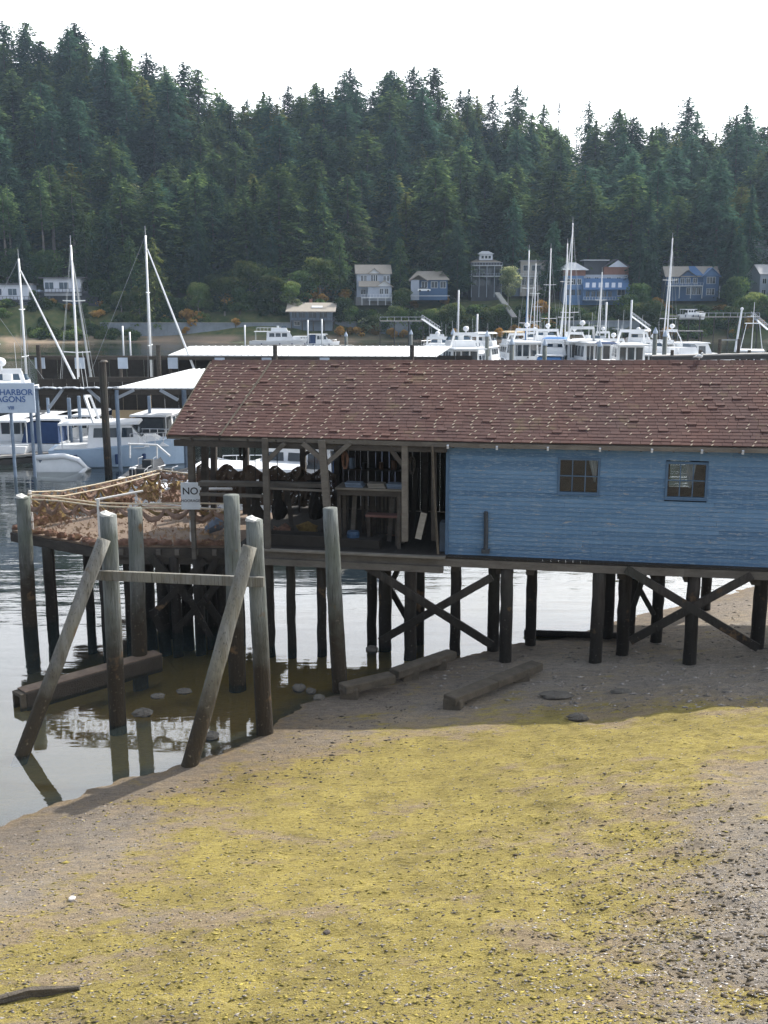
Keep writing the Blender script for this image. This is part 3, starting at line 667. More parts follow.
for px,Y,s in [(400,281,.62),(457,282,.7),(448,285,.6),(552,284,.66),(638,284,.6),(728,284,.72),(736,280,.6),(340,283,.62),(272,284,.7),(200,282,.66),(132,280,.6),(110,284,.7),(652,283,.5),(512,292,.8),(470,295,.8),(395,293,.85),(300,292,.9),(322,296,.9),(600,298,.85),(575,300,.9),(690,298,.8),(25,283,.6),(95,283,.55)]:
    pr=random.choice([CON[0],CON[1],CON[5],CEDAR]); tree('conifer_tree',pr[-2],pr[-1],at(px,300,Y).x,Y,s,'dark conifer standing among the houses on the far bank','tree','conifers among the shore houses')
# garden trees and shrubs on the bank
bank=[('green',372,270,.45),('dark',385,271,.5),('green',350,271,.5),('green',290,272,.6),('dark',340,272,.6),('green',398,272,.6),('green',430,270,.6),('green',448,270,.65),('dark',462,272,.7),('green',470,270,.5),('green',500,272,.6),('dark',520,273,.6),('green',560,273,.5),('dark',575,272,.5),('green',590,273,.45),('dark',612,272,.5),('green',635,273,.7),('green',672,271,.5),('green',705,271,.45),('dark',720,272,.6),('green',735,270,.6),('green',758,272,.6),('green',140,273,.7),('dark',165,274,.6),('green',225,273,.7),('green',250,276,.9),('dark',270,279,.9),('dark',300,277,.9),('green',320,281,.9),('green',333,284,.8),('dark',345,273,.7),('green',275,275,.7),('dark',392,282,.6),('green',402,277,.6),('dark',420,271,.7),('dark',440,271,.75),('green',455,271,.7),('dark',475,272,.8),('green',487,271,.6),('dark',508,272,.5),('dark',548,286,.8),('dark',628,276,.8),('dark',640,278,.9),('green',650,273,.75),('green',660,271,.55),('dark',690,274,.55),('dark',735,276,.9),('green',748,271,.7),('dark',765,274,.6),('dark',100,276,.7),('green',122,273,.55),('dark',180,272,.6),('green',200,275,.7),('dark',215,278,.8),('dark',240,273,.6),('dark',-15,286,.8),('dark',785,276,.9),('dark',120,284,1.2),('dark',300,288,1.1),('dark',560,292,1.1),('dark',460,292,1.0),('dark',-40,290,1.3),('dark',50,292,1.2),('dark',20,296,1.2)]
for k,px,Y,s in bank:
    x=at(px,300,Y).x
    s*=1.35; Y=min(Y,272) if Y<276 else Y
    tree('garden_tree',*BRO[k],x,Y,s,{'dark':'dense dark green small tree on the bank among the shore houses','green':'bushy mid green small tree on the bank among the shore houses'}[k],'tree','garden trees on the far bank: '+k)
for px,Y,s in [(392,268,.6),(404,269,.5),(455,268,.6),(500,268,.6),(515,269,.7),(340,268,.6),(350,269,.5),(235,268,.5),(185,268,.45),(565,268,.5),(648,268,.6),(668,268,.7),(735,268,.5),(309,279,.75),(322,277,.7),(331,286,.9),(300,286,.8),(346,282,.8),(362,272,.6),(374,270,.7),(414,280,.5),(440,288,.8),(528,272,.9),(541,275,1.0),(535,270,.7),(549,272,.8),(656,279,.85),(667,277,.9),(676,276,.6),(762,270,.6),(195,284,.8),(212,286,.7),(445,283,.6),(316,284,.7),(520,268,.6)]:
    x=at(px,300,Y).x
    tree('autumn_bush',*BRO['ochre'],x,Y,s,'ochre autumn bush on the bank among the shore houses','bush','ochre bushes on the far bank')
for i in range(170):
    px=-60+i*5.1+random.uniform(-3,3); Y=random.choice([270.5,272.5,274.5,276.5])
    x=at(px,300,Y).x; z=gz(x,Y); zmax={1:9.6}.get(1) if blocked(x,Y) else 16
    k=random.choices('gdop',[4,7,1.5,.6])[0]; hh=max(.5,min((zmax-z)/2.7,random.uniform(.8,1.9)))
    if px<110: hh=min(hh,.9)
    if 280<px<342 and Y>265: 
        if random.random()<.75: continue
        hh=.5
    o=obj('shrub',SHR[k]); o.location=(x,Y,z-.3); o.scale=(hh*random.uniform(1,1.4),hh,hh); o.rotation_euler=(0,0,random.random()*6)
    tag(o,{'g':'mid green shrub on the far bank','d':'dark green shrub on the far bank','o':'ochre shrub on the far bank','p':'pale olive shrub on the far bank'}[k],'shrub',{'g':'mid green shrubs','d':'dark green shrubs','o':'ochre shrubs','p':'pale olive shrubs'}[k]+' on the far bank')
for i in range(40):
    px=random.uniform(-50,135); Y=random.uniform(260,270); x=at(px,300,Y).x; k=random.choice('ddg'); hh=random.uniform(.7,1.2)
    o=obj('shrub',SHR[k]); o.location=(x,Y,gz(x,Y)-.3); o.scale=(hh*1.2,hh,hh)
    tag(o,{'g':'mid green shrub on the far bank','d':'dark green shrub on the far bank'}[k],'shrub',{'g':'mid green shrubs','d':'dark green shrubs'}[k]+' on the far bank')
n=0
for i in range(140):
    px=random.uniform(-30,800); Y=random.uniform(268,290) if random.random()<.75 else random.uniform(290,330)
    x=at(px,300,Y).x
    if blocked(x,Y) and Y>274: continue
    k=random.choices('gdop',[4,6,1.6,1])[0]; s=random.uniform(.7,1.6)
    if Y<272: s*=.8
    o=obj('shrub',SHR[k]); o.location=(x,Y,gz(x,Y)); o.scale=(s,s,s*random.uniform(.7,1.1)); o.rotation_euler=(0,0,random.random()*6)
    tag(o,{'g':'mid green shrub on the far bank','d':'dark green shrub on the far bank','o':'ochre shrub on the far bank','p':'pale olive shrub on the far bank'}[k],'shrub',{'g':'mid green shrubs','d':'dark green shrubs','o':'ochre shrubs','p':'pale olive shrubs'}[k]+' on the far bank')
# ================================================================== PIER, BOATHOUSE, NET DECK, MOORING FRAME
EZ=lambda u:5.74+.006*max(0,u-8); RZ=lambda u:7.46+.009*u
FL=2.82; UE=19.6
def base_pt(px,py):
    p=on_ground(px,py)
    return atz(px,py,0) if p.z<0 else p
def pile_mesh(m,x,y,z0,z1,r,n=12,lean=(0,0),taper=.9):
    k=9; m.tube([(x+lean[0]*i/k+random.uniform(-.012,.012),y+lean[1]*i/k+random.uniform(-.012,.012),z0+(z1-z0)*i/k) for i in range(k+1)],[r*(1-(1-taper)*i/k)*random.uniform(.96,1.05) for i in range(k+1)],n,jit=.04)
pier=empty('pier',W(8,0.2,0),'dark timber pier on creosoted piles carrying the blue shed over the beach','pier')
m=MB()
v=0.05
u=1.62
while u<UE-.2:   # deck planks run front to back
    wd=random.uniform(.17,.2); m.hexa([W(u,.04,FL-.055),W(u+wd-.006,.04,FL-.055),W(u+wd-.006,6.2,FL-.055),W(u,6.2,FL-.055),W(u,.04,FL-.008),W(u+wd-.006,.04,FL-.008),W(u+wd-.006,6.2,FL-.008),W(u,6.2,FL-.008)]); u+=wd
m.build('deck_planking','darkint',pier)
m=MB()
for v in (.12,1.6,3.1,4.6,6.05): 
    m.beam(W(1.6,v,FL-.16),W(7.0,v,FL-.17),.16,.2); m.beam(W(7.0,v,FL-.17),W(13,v,FL-.17),.16,.2); m.beam(W(13,v,FL-.165),W(UE,v,FL-.165),.16,.2)
m.build('long_beam','beam_md',pier)
m=MB(); m.beam(W(1.65,-.02,FL-.33),W(7.15,-.02,FL-.34),.1,.17); m.build('edge_board','beam_md',pier)
m=MB(); m.beam(W(1.6,-.05,FL-.01),W(7.2,-.05,FL-.02),.16,.05); m.build('walkway_edge','plank',pier)
for px in (268,322,385,410,455,500,530,600,622,656,689,757):
    u,_=onv(px,570,.3); m=MB(); m.beam(W(u,.3,FL-.37),W(u,6.0,FL-.37),.2,.2); m.build('cross_beam','beam_dk',pier)
def ppile(px,py,r=.155,top=FL-.27,vmin=.22):
    p=base_pt(px,py); vv=(p.x-OX)*VX+(p.y-OY)*VY
    if vv<vmin:
        u,_=onv(px,py,vmin); p=W(u,vmin,0)
    # keep it on the sight line of the post at mid height
    z=gz(p.x,p.y)-.4
    m=MB(); pile_mesh(m,p.x,p.y,z,top,r,taper=.95); o=m.build('pile','pile_dk',pier,smooth=True); return o
for a in [(505,668,.165),(595,670,.17),(689,664,.165),(757,648,.18),(775,646,.16),(410,664,.16),(493,650,.16),(607,638,.17),(622,655,.17),(630,640,.12),(656,642,.16),(530,645,.15),(455,654,.14),(385,646,.17),(372,640,.14),(420,640,.12),(292,648,.125),(270,645,.15),(322,648,.13),(835,650,.17),(900,648,.17),(705,610,.15),(800,620,.15)]:
    ppile(*a)
def brace(a,b,w=.2,v0=.1,v1=.1,mat='pile_dk',nm='cross_brace'):
    m=MB(); m.beam(P(*a,v0),P(*b,v1),.09,w,up=(0,0,1)); m.build(nm,mat,pier)
brace((366,566),(492,645),.2,.02,.02); brace((380,641),(492,577),.19,.06,.06); brace((385,580),(408,620),.15,1.6,1.6); brace((402,560),(386,596),.15,1.7,1.7)
brace((626,569),(758,648),.2,.02,.02); brace((630,641),(752,575),.2,.06,.06); brace((645,572),(630,617),.13,1.6,1.6); brace((634,579),(654,615),.13,1.7,1.7)
m=MB(); a=on_ground(535,637); b=on_ground(616,640); m.tube([a+Vector((-.3,.05,.1)),b+Vector((.5,0,.1))],.09,10); tag(m.build('fallen_pile','pile_dk'),'thin round log lying on the beach between the piles under the blue shed','log')
# ---- boathouse
bh=empty('boathouse',W(8,.3,FL),'blue clapboard boathouse with a red-brown shingled roof and an open left bay','boathouse')
wins=[]
for (a,b,c,d) in [(560,599,459,492),(668,707,463,497)]:
    u0,z1=onv(a,c,.3);u1,_=onv(b,c,.3);_,z0=onv(a,d,.3); wins.append((u0,u1,z0,z1))
U0=onv(447,500,.3)[0]; UR=19.2; ZT=5.66
m=MB(); ch=.112; z=FL-.04; k=0
while z<ZT:
    zt=min(z+ch,ZT); segs=[(U0,UR)]
    for (a,b,c,d) in wins:
        if zt>c-.03 and z<d+.03:
            ns=[]
            for s,e in segs:
                if a-.04>s and b+.04<e: ns+= [(s,a-.04),(b+.04,e)]
                else: ns.append((s,e))
            segs=ns
    for s,e in segs:
        x=s
        while x<e:
            L=random.uniform(1.8,4.6); x2=min(x+L,e); 
            if e-x2<.5: x2=e
            dz=random.uniform(-.004,.004)
            o1=.3; 
            m.hexa([W(x+.002,o1-.024,z+dz),W(x2-.002,o1-.024,z+dz),W(x2-.002,o1+.02,z+dz),W(x+.002,o1+.02,z+dz),W(x+.002,o1-.006,zt+.006),W(x2-.002,o1-.006,zt+.006),W(x2-.002,o1+.02,zt+.006),W(x+.002,o1+.02,zt+.006)])
            x=x2
    z+=ch; k+=1
m.build('clapboard_wall','siding',bh)
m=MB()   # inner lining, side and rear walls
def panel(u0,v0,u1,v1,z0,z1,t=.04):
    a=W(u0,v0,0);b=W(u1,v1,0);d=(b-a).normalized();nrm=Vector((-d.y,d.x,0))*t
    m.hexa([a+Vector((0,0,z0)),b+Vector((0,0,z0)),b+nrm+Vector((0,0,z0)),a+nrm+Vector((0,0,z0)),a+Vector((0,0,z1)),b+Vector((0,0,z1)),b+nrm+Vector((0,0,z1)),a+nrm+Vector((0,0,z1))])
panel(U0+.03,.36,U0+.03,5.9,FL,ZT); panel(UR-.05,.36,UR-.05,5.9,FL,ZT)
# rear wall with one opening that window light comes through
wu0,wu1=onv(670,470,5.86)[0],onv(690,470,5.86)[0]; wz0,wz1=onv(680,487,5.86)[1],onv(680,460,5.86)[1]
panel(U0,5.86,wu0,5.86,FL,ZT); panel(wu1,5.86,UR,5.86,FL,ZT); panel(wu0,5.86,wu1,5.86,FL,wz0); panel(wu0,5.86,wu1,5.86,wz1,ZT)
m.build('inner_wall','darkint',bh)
for (a,b,c,d) in wins:
    m=MB()
    for (x0,x1,y0,y1) in [(a-.04,a+.015,c-.04,d+.04),(b-.015,b+.04,c-.04,d+.04),(a+.015,b-.015,d-.015,d+.04),(a+.015,b-.015,c-.04,c+.015)]:
        m.hexa([W(x0,.262,y0),W(x1,.262,y0),W(x1,.34,y0),W(x0,.34,y0),W(x0,.262,y1),W(x1,.262,y1),W(x1,.34,y1),W(x0,.34,y1)])
    t=.011
    for i in (1,2):
        x=a+(b-a)*i/3; m.hexa([W(x-t,.285,c+.015),W(x+t,.285,c+.015),W(x+t,.32,c+.015),W(x-t,.32,c+.015),W(x-t,.285,d-.015),W(x+t,.285,d-.015),W(x+t,.32,d-.015),W(x-t,.32,d-.015)])
    zc=(c+d)/2; m.hexa([W(a+.015,.283,zc-t),W(b-.015,.283,zc-t),W(b-.015,.322,zc-t),W(a+.015,.322,zc-t),W(a+.015,.283,zc+t),W(b-.015,.283,zc+t),W(b-.015,.322,zc+t),W(a+.015,.322,zc+t)])
    win=m.build('window','trimb',bh)
    m=MB(); m.hexa([W(a-.07,.24,c-.065),W(b+.07,.24,c-.065),W(b+.07,.3,c-.065),W(a-.07,.3,c-.065),W(a-.07,.24,c-.04),W(b+.07,.24,c-.04),W(b+.07,.3,c-.04),W(a-.07,.3,c-.04)]); m.build('sill','trimb',win)
    m=MB(); # curtain hanging at the right of the window, gathered
    if a<12: cs=[(b-.24,b-.02,.0)]
    else: cs=[(a+.42,b-.22,.0)]
    for x0,x1,_ in cs:
        n_=8; vs=[]
        for i in range(n_+1):
            x=x0+(x1-x0)*i/n_; vv=.40+.025*math.sin(i*1.9)
            xb=x1-.03+(x-x1)*.18 if a<12 else (x0+x1)/2+(x-(x0+x1)/2)*.2
            zb=c+(.25 if a<12 else .22); vs+= [W(x,vv,d),W(xb,vv,zb)]
        m.add(vs,[(2*i,2*i+1,2*i+3,2*i+2) for i in range(n_)])
    cu=m.build('curtain','curtain',win); sm=cu.modifiers.new('s','SOLIDIFY'); sm.thickness=.004
    m=MB(); m.hexa([W(a+.012,.303,c+.012),W(b-.012,.303,c+.012),W(b-.012,.307,c+.012),W(a+.012,.307,c+.012),W(a+.012,.303,d-.012),W(b-.012,.303,d-.012),W(b-.012,.307,d-.012),W(a+.012,.307,d-.012)])
    gm,gn=nt('window_glass'); g1=gn.nodes.new('ShaderNodeBsdfGlossy'); g1.inputs['Roughness'].default_value=.02; g2=gn.nodes.new('ShaderNodeBsdfTransparent'); g2.inputs[0].default_value=(.8,.84,.85,1); gf=gn.nodes.new('ShaderNodeFresnel'); gx=gn.nodes.new('ShaderNodeMixShader'); go=gn.nodes.new('ShaderNodeOutputMaterial')
    gn.links.new(gf.outputs[0],gx.inputs[0]); gn.links.new(g2.outputs[0],gx.inputs[1]); gn.links.new(g1.outputs[0],gx.inputs[2]); gn.links.new(gx.outputs[0],go.inputs[0])
    m.build('pane',gm,win)
m=MB(); m.hexa([W(U0-.03,.24,FL-.03),W(U0+.05,.24,FL-.03),W(U0+.05,.34,FL-.03),W(U0-.03,.34,FL-.03),W(U0-.03,.24,ZT),W(U0+.05,.24,ZT),W(U0+.05,.34,ZT),W(U0-.03,.34,ZT)]); m.build('corner_board','trimb',bh)
# dark patch of an old pipe on the wall
u0,z1=onv(486,513,.24); _,z0=onv(487,551,.24)
m=MB(); m.tube([W(u0,.23,z1),W(u0+.01,.23,(z0+z1)/2),W(u0+.01,.23,z0-.03)],.055,10,jit=.06); m.ball(tuple(W(u0,.23,z1)),.06,8,5); m.hexa([W(u0-.09,.15,z0-.05),W(u0+.11,.15,z0-.05),W(u0+.11,.27,z0-.05),W(u0-.09,.27,z0-.05),W(u0-.09,.15,z0+.05),W(u0+.11,.15,z0+.05),W(u0+.11,.27,z0+.05),W(u0-.09,.27,z0+.05)])
m.build('downpipe','pipe',bh)
# roof: sheathing slab, shingles, ridge, fascia, barge boards
def roofpt(u,t,h=0,side=0):   # t 0 eave .. 1 ridge
    v=-.02+(3.0+.02)*t if side==0 else 6.02-(3.02)*t
    z=EZ(u)+(RZ(u)-EZ(u))*t; k=.03*math.sin(u*.7)*math.sin(math.pi*t)
    nv=-.5*(1 if side==0 else -1)
    ul=(-.03+.19*t) if u<=0 else u
    return W(ul if u<=0 else u, v+nv*h, z+.86*h-k*.6)
m=MB()
for side in (0,1):
    us=[0]+list(np.linspace(1,UE,14))
    for i in range(len(us)-1):
        for j in range(6):
            q=[(us[i],j/6),(us[i+1],j/6),(us[i+1],(j+1)/6),(us[i],(j+1)/6)]
            if side: q=q[::-1]
            m.hexa([roofpt(a,b,-.06,side) for a,b in q]+[roofpt(a,b,-.02,side) for a,b in q])
roof=m.build('roof','beam_dk',bh)
m=MB(); NC=27
for side in (0,1):
    for c_ in range(NC):
        t0=c_/NC; t1=min(1,(c_+1.25)/NC); u=-.11*(c_%2)-.02*(c_%3); wd=.235 if side==0 else .5; cc=0
        while u<UE:
            w_=wd*random.uniform(.93,1.07); a=max(u,0)+ (0.0001 if u<=0 else 0); b=min(u+w_-.008,UE)
            if b>a+.03:
                lift=random.uniform(.004,.011)+(.02 if random.random()<.03 else 0); ub=a if a>.01 else 0
                q=[(ub,t0),(b,t0),(b,t1),(ub,t1)]; hb=[-.015,-.015,-.018,-.018]; ht=[lift,lift+random.uniform(-.003,.004),-.004,-.004]
                A=[roofpt(x,y,hh,side) for (x,y),hh in zip(q,hb)]; B=[roofpt(x,y,hh,side) for (x,y),hh in zip(q,ht)]
                if side: A=A[::-1];B=B[::-1]
                m.hexa(A+B,random.random()*.93)
                if side==0:
                    fx=vnoise(np.array([b]),np.array([t0*3.]),1.7,9)[0]
                    pr=.30+.5*fx+(.18 if b<10 else 0)+(.2 if t0>.85 else 0)
                    if (cc+c_)%2==0 and random.random()<pr+.2:
                        x0=b-random.uniform(.012,.03); y0=t0+.004; dl=random.uniform(.007,.013)
                        q2=[(x0-.012,y0-.008),(x0+.022,y0-.008),(x0+.060,y0+dl),(x0+.03,y0+dl)]
                        m.hexa([roofpt(x,y,.004,0) for x,y in q2]+[roofpt(x,y,lift+.006,0) for x,y in q2],1.0)
            u+=w_; cc+=1
m.build('shingles','shingle',roof)
m=MB(); u=.17
while u<UE:
    u2=min(u+.3,UE); m.hexa([W(u,2.86,RZ(u)-.075),W(u2,2.86,RZ(u)-.075),W(u2,3.14,RZ(u)-.075),W(u,3.14,RZ(u)-.075),W(u,2.98,RZ(u)+.035),W(u2,2.98,RZ(u)+.028),W(u2,3.02,RZ(u)+.028),W(u,3.02,RZ(u)+.035)],random.choice([.3,.6,.85])); u+=.305
m.build('ridge_cap','shingle',roof)
u1=onv(272,364,3)[0]; u2_=onv(220,430,0)[0]
m=MB()
for k in range(14):
    t0,t1=k/14,(k+1)/14+.002; ua=u2_+(u1-u2_)*t0; ub=u2_+(u1-u2_)*t1
    m.hexa([roofpt(ua-.022,t0,0),roofpt(ua+.022,t0,0),roofpt(ub+.022,t1,0),roofpt(ub-.022,t1,0),roofpt(ua-.022,t0,.03),roofpt(ua+.022,t0,.03),roofpt(ub+.022,t1,.03),roofpt(ub-.022,t1,.03)],1.0)
m.build('roof_seam','timber_b',roof)
m=MB(); m.beam(roofpt(0,.01,-.09),W(8,-.02,EZ(8)-.1),.035,.11); m.beam(W(8,-.02,EZ(8)-.1),W(UE,-.02,EZ(UE)-.1),.035,.11); m.beam(W(0,6.02,EZ(0)-.1),W(UE,6.02,EZ(UE)-.1),.035,.11); m.build('fascia','beam_md',roof)
m=MB(); m.beam(W(-.05,-.02,EZ(0)-.06),W(.13,3.0,RZ(0)-.06),.035,.13); m.beam(W(.13,3.0,RZ(0)-.06),W(-.05,6.02,EZ(0)-.06),.035,.13); m.build('barge_board','timber_b',roof)
m=MB()
for px in (448,497,548,600,652,702,743,790):
    u=onv(px,447,0)[0]; m.beam(W(u,-.06,EZ(u)-.15),W(u,.5,EZ(u)+.09),.05,.09)
m.build('rafter_tails','curtain',roof)
m=MB(); u=.6
while u<UE: 
    for s,(v0,v1) in enumerate(((.02,3.0),(6.0,3.0))): m.beam(W(u,v0,EZ(u)-.13),W(u,v1,RZ(u)-.14),.05,.12)
    u+=.75
m.build('rafters','beam_dk',roof)
m=MB()
for v in (.12,5.9): m.beam(W(.1,v,EZ(0)-.22),W(U0,v,EZ(0)-.22),.14,.16)
for u in (.3,3.4,6.8): m.beam(W(u,.1,EZ(0)-.2),W(u,5.9,EZ(0)-.2),.1,.14)
m.build('tie_beams','beam_dk',roof)
def post(a,b,w,v0,v1=None,mat='beam_md',nm='post'):
    m=MB(); m.beam(P(*a,v0),P(*b,v1 if v1 is not None else v0),w,w); m.build(nm,mat,bh)
post((265,438),(268,549),.14,-.02); post((322,440),(327,506),.17,.0); post((405,441),(405,541),.15,.12); post((191,436),(193,520),.17,2.4); post((434,446),(434,540),.13,.4,mat='beam_dk')
for a,b,v in [((303,446),(304,520),5.8),((246,446),(246,520),5.8),((337,446),(337,520),5.6),((214,446),(214,515),5.5),((425,446),(425,520),4.2),((205,440),(205,520),3.0)]: post(a,b,.17,v,mat='beam_dk')
post((328,464),(303,443),.12,.02,nm='knee_brace'); post((326,464),(350,443),.12,.02,nm='knee_brace'); post((266,462),(285,443),.11,.0,nm='knee_brace'); post((304,455),(322,443),.11,5.8,nm='knee_brace',mat='beam_dk'); post((404,466),(386,443),.11,.12,nm='knee_brace',mat='beam_dk')
m=MB(); m.tube([P(432,446,-.12),P(434,490,-.12),P(438,554,-.12)],.032,8); m.build('rusty_pole','timber_b',bh)
# rear board wall of the open bay (dark), with gaps
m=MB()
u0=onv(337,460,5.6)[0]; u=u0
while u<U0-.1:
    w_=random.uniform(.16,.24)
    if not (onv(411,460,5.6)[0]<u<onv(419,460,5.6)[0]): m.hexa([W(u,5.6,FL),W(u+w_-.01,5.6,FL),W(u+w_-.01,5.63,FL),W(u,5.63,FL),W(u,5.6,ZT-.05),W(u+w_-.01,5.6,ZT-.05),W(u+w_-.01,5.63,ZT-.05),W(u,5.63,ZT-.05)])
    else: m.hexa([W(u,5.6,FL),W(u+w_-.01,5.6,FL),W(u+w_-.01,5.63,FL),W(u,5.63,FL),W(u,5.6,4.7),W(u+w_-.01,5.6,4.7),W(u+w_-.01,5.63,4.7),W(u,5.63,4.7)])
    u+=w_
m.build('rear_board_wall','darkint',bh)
# low balustrade boards and rails of the open bay
m=MB()
for (a,b,v,h,w) in [((200,483),(328,485),.45,.10,.30),((200,494),(262,496),.35,.07,.12),((266,488),(330,491),.2,.05,.08)]: m.beam(P(*a,v),P(*b,v),w,h)
m.build('rail','beam_md',bh)
m=MB()
u=onv(270,510,3.2)[0]
while u<onv(336,510,3.2)[0]:
    if random.random()<.72: m.beam(W(u,3.2,FL+.35),W(u+random.uniform(-.03,.03),3.2,FL+1.25),.05,.03)
    u+=random.uniform(.08,.17)
m.build('slat_screen','beam_dk',bh); m=MB()
u=onv(340,510,1.6)[0]
while u<onv(402,510,1.6)[0]:
    if random.random()<.85: m.beam(W(u,1.6,FL+.15),W(u,1.6,FL+1.2),.07,.03)
    u+=.105
m.build('slat_screen','beam_dk',bh)
# ---- things inside the open bay
def wbox(m,u0,u1,v0,v1,z0,z1): m.hexa([W(u0,v0,z0),W(u1,v0,z0),W(u1,v1,z0),W(u0,v1,z0),W(u0,v0,z1),W(u1,v0,z1),W(u1,v1,z1),W(u0,v1,z1)])
ua,za=onv(336,487,.6); ub,_=onv(403,487,.6)
t=empty('workbench',W((ua+ub)/2,.9,FL),'long high grey workbench with clutter on top in the open bay','workbench')
m=MB(); wbox(m,ua,ub,.5,1.35,za-.05,za); m.build('bench_top','plank',t)
m=MB(); wbox(m,ua+.05,ub-.05,.55,.6,za-.2,za-.05); m.build('apron','beam_dk',t)
for u in (ua+.08,ub-.1):
    for v in (.6,1.25): m=MB(); m.beam(W(u,v,FL),W(u,v,za-.05),.09,.09); m.build('leg','beam_dk',t)
for i,(du,c,lab) in enumerate([(.25,'blueboard','blue grey folded tarpaulin at the left end of the high workbench'),(.85,'plank','grey board stack in the middle of the high workbench'),(1.35,'blueboard','short blue grey board at the right end of the high workbench')]):
    m=MB()
    for k in range(3): wbox(m,ua+du-.02*k,ua+du+.45-.03*k,.6+.03*k,1.0,za+.003+.035*k,za+.033+.035*k)
    tag(m.build('board_stack',c),lab,'boards')
u,z=onv(353,518,.8); m=MB(); c0=W(u,.8,FL); 
m.tube([c0,c0+Vector((0,0,.12)),c0+Vector((0,0,.32)),c0+Vector((0,0,.38))],[.15,.17,.17,.15],14); tag(m.build('blue_drum','bluebar',smooth=False),'small blue drum standing under the workbench','drum')
ua,za=onv(366,514,.9); ub,_=onv(400,514,.9)
t=empty('low_bench',W((ua+ub)/2,1,FL),'low bench with a faded red top board behind the grey posts','bench')
m=MB(); wbox(m,ua,ub,.8,1.15,za-.06,za); m.build('seat','redboard',t)
for u in (ua+.08,ub-.08): m=MB(); wbox(m,u-.04,u+.04,.85,1.1,FL,za-.06); m.build('leg','beam_dk',t)
m=MB(); m.beam(P(418,539,.15),P(424,513,.35),.16,.03,up=(VX,VY,0)); tag(m.build('leaning_board','plank'),'short weathered board leaning beside the pale pole at the blue wall','board')
m=MB(); u0=onv(440,507,.5)[0]; wbox(m,u0,u0+.25,.5,.9,FL,FL+.75); tag(m.build('blue_crate','blueboard'),'tall blue grey crate against the corner of the blue wall','crate')
m=MB(); u0,_=onv(252,530,.3); u1,_=onv(330,530,.3)
wbox(m,u0,u1,.35,.40,FL,FL+.3); wbox(m,u0,u1,.85,.9,FL,FL+.3); wbox(m,u0,u0+.05,.4,.85,FL,FL+.3); wbox(m,u1-.05,u1,.4,.85,FL,FL+.3); wbox(m,u0,u1,.4,.85,FL+.003,FL+.04)
tag(m.build('long_trough','darkint'),'long dark wooden trough on the floor at the front of the open bay','trough')
m=MB(); u0,_=onv(340,530,.6); u1,_=onv(380,530,.6); wbox(m,u0,u1,.45,.95,FL,FL+.22); tag(m.build('dark_chest','darkint'),'low dark chest on the floor right of the tall grey pile','chest')
def net_heap(pts,rad,h,mat,label,zb,nm='net_heap',grp=None):
    m=MB()
    for (x,y) in pts:
        n=random.randint(3,4)
        for k in range(n): m.ball((x+random.uniform(-.3,.3)*rad,y+random.uniform(-.3,.3)*rad,zb+h*random.uniform(.1,.4)),rad*random.uniform(.45,.8),9,6,sc_=(1.2,1,h/rad*.9),jit=.22)
        for k in range(7):
            a=random.random()*6.28; q=[(x+rad*.9*math.cos(a+j*.5)*random.uniform(.5,1),y+rad*.9*math.sin(a+j*.5)*random.uniform(.5,1),zb+h*random.uniform(.3,.75)) for j in range(6)]; m.tube(q,.018,5)
    return tag(m.build(nm,mat),label,'fishing net',grp)
for i,(px,py,mat,lab) in enumerate([(282,517,'net_red','reddish net heap on the shed floor left of the tall grey pile'),(305,519,'net_ochre','ochre rope tangle on the shed floor behind the trough'),(395,528,'net_red','brown net bundle under the low red bench')]):
    p=P(px,py,1.6+.3*i); net_heap([(p.x,p.y)],.3,.35,mat,lab,FL)
for i,(px,v,lab) in enumerate([(278,2.6,'dark net hanging from the tie beam left of the row of slats'),(315,2.8,'dark net hanging near the middle of the open bay'),(256,1.6,'dark net hanging beside the left grey post')]):
    a=P(px,500,v); m=MB(); vs=[];nn=10
    for j in range(7):
        for k in range(nn): 
            aa=6.28*k/nn; rr=(.16+.06*math.sin(j*1.3))*(1+.3*math.sin(3*aa+j)); vs.append((a.x+rr*math.cos(aa),a.y+rr*math.sin(aa),FL+.25+.18*j))
    m.add(vs,[(j*nn+k,j*nn+(k+1)%nn,(j+1)*nn+(k+1)%nn,(j+1)*nn+k) for j in range(6) for k in range(nn)])
    m.tube([(a.x,a.y,FL+1.3),(a.x,a.y,EZ(0)-.2)],.012,5); tag(m.build('hanging_net','darkint'),lab,'fishing net')
for i,(px,py,v,hh,mat,lab) in enumerate([(352,500,1.2,1.5,'beam_md','tall plank leaning upright behind the workbench left end'),(372,498,1.3,1.6,'beam_dk','dark plank leaning upright behind the workbench middle'),(389,500,1.4,1.5,'beam_md','grey plank leaning upright behind the workbench right end'),(412,500,1.8,1.9,'darkint','dark tall board leaning in the corner by the rusty pole'),(424,500,2.3,2.0,'beam_dk','dark post-like board in the gap left of the blue wall'),(292,500,1.6,1.3,'beam_dk','dark stick leaning among the nets in the bay'),(250,500,2.0,1.4,'beam_dk','dark stick leaning left of the hanging nets')]):
    a=P(px,py,v); m=MB(); m.beam((a.x,a.y,FL),(a.x+random.uniform(-.15,.15),a.y+.25,FL+hh),.12,.03,up=(VX,VY,0)); tag(m.build('leaning_plank',mat),lab,'plank')
m=MB(); V_=[];n1=40;n2=6; A_=P(198,500,5.5);B_=P(336,500,5.5)
for j in range(n2+1):
    for i in range(n1+1): p=A_.lerp(B_,i/n1); V_.append((p.x+random.uniform(-.03,.03),p.y+random.uniform(-.08,.08),FL+.05+(1.15+.12*math.sin(i*.9))*j/n2))
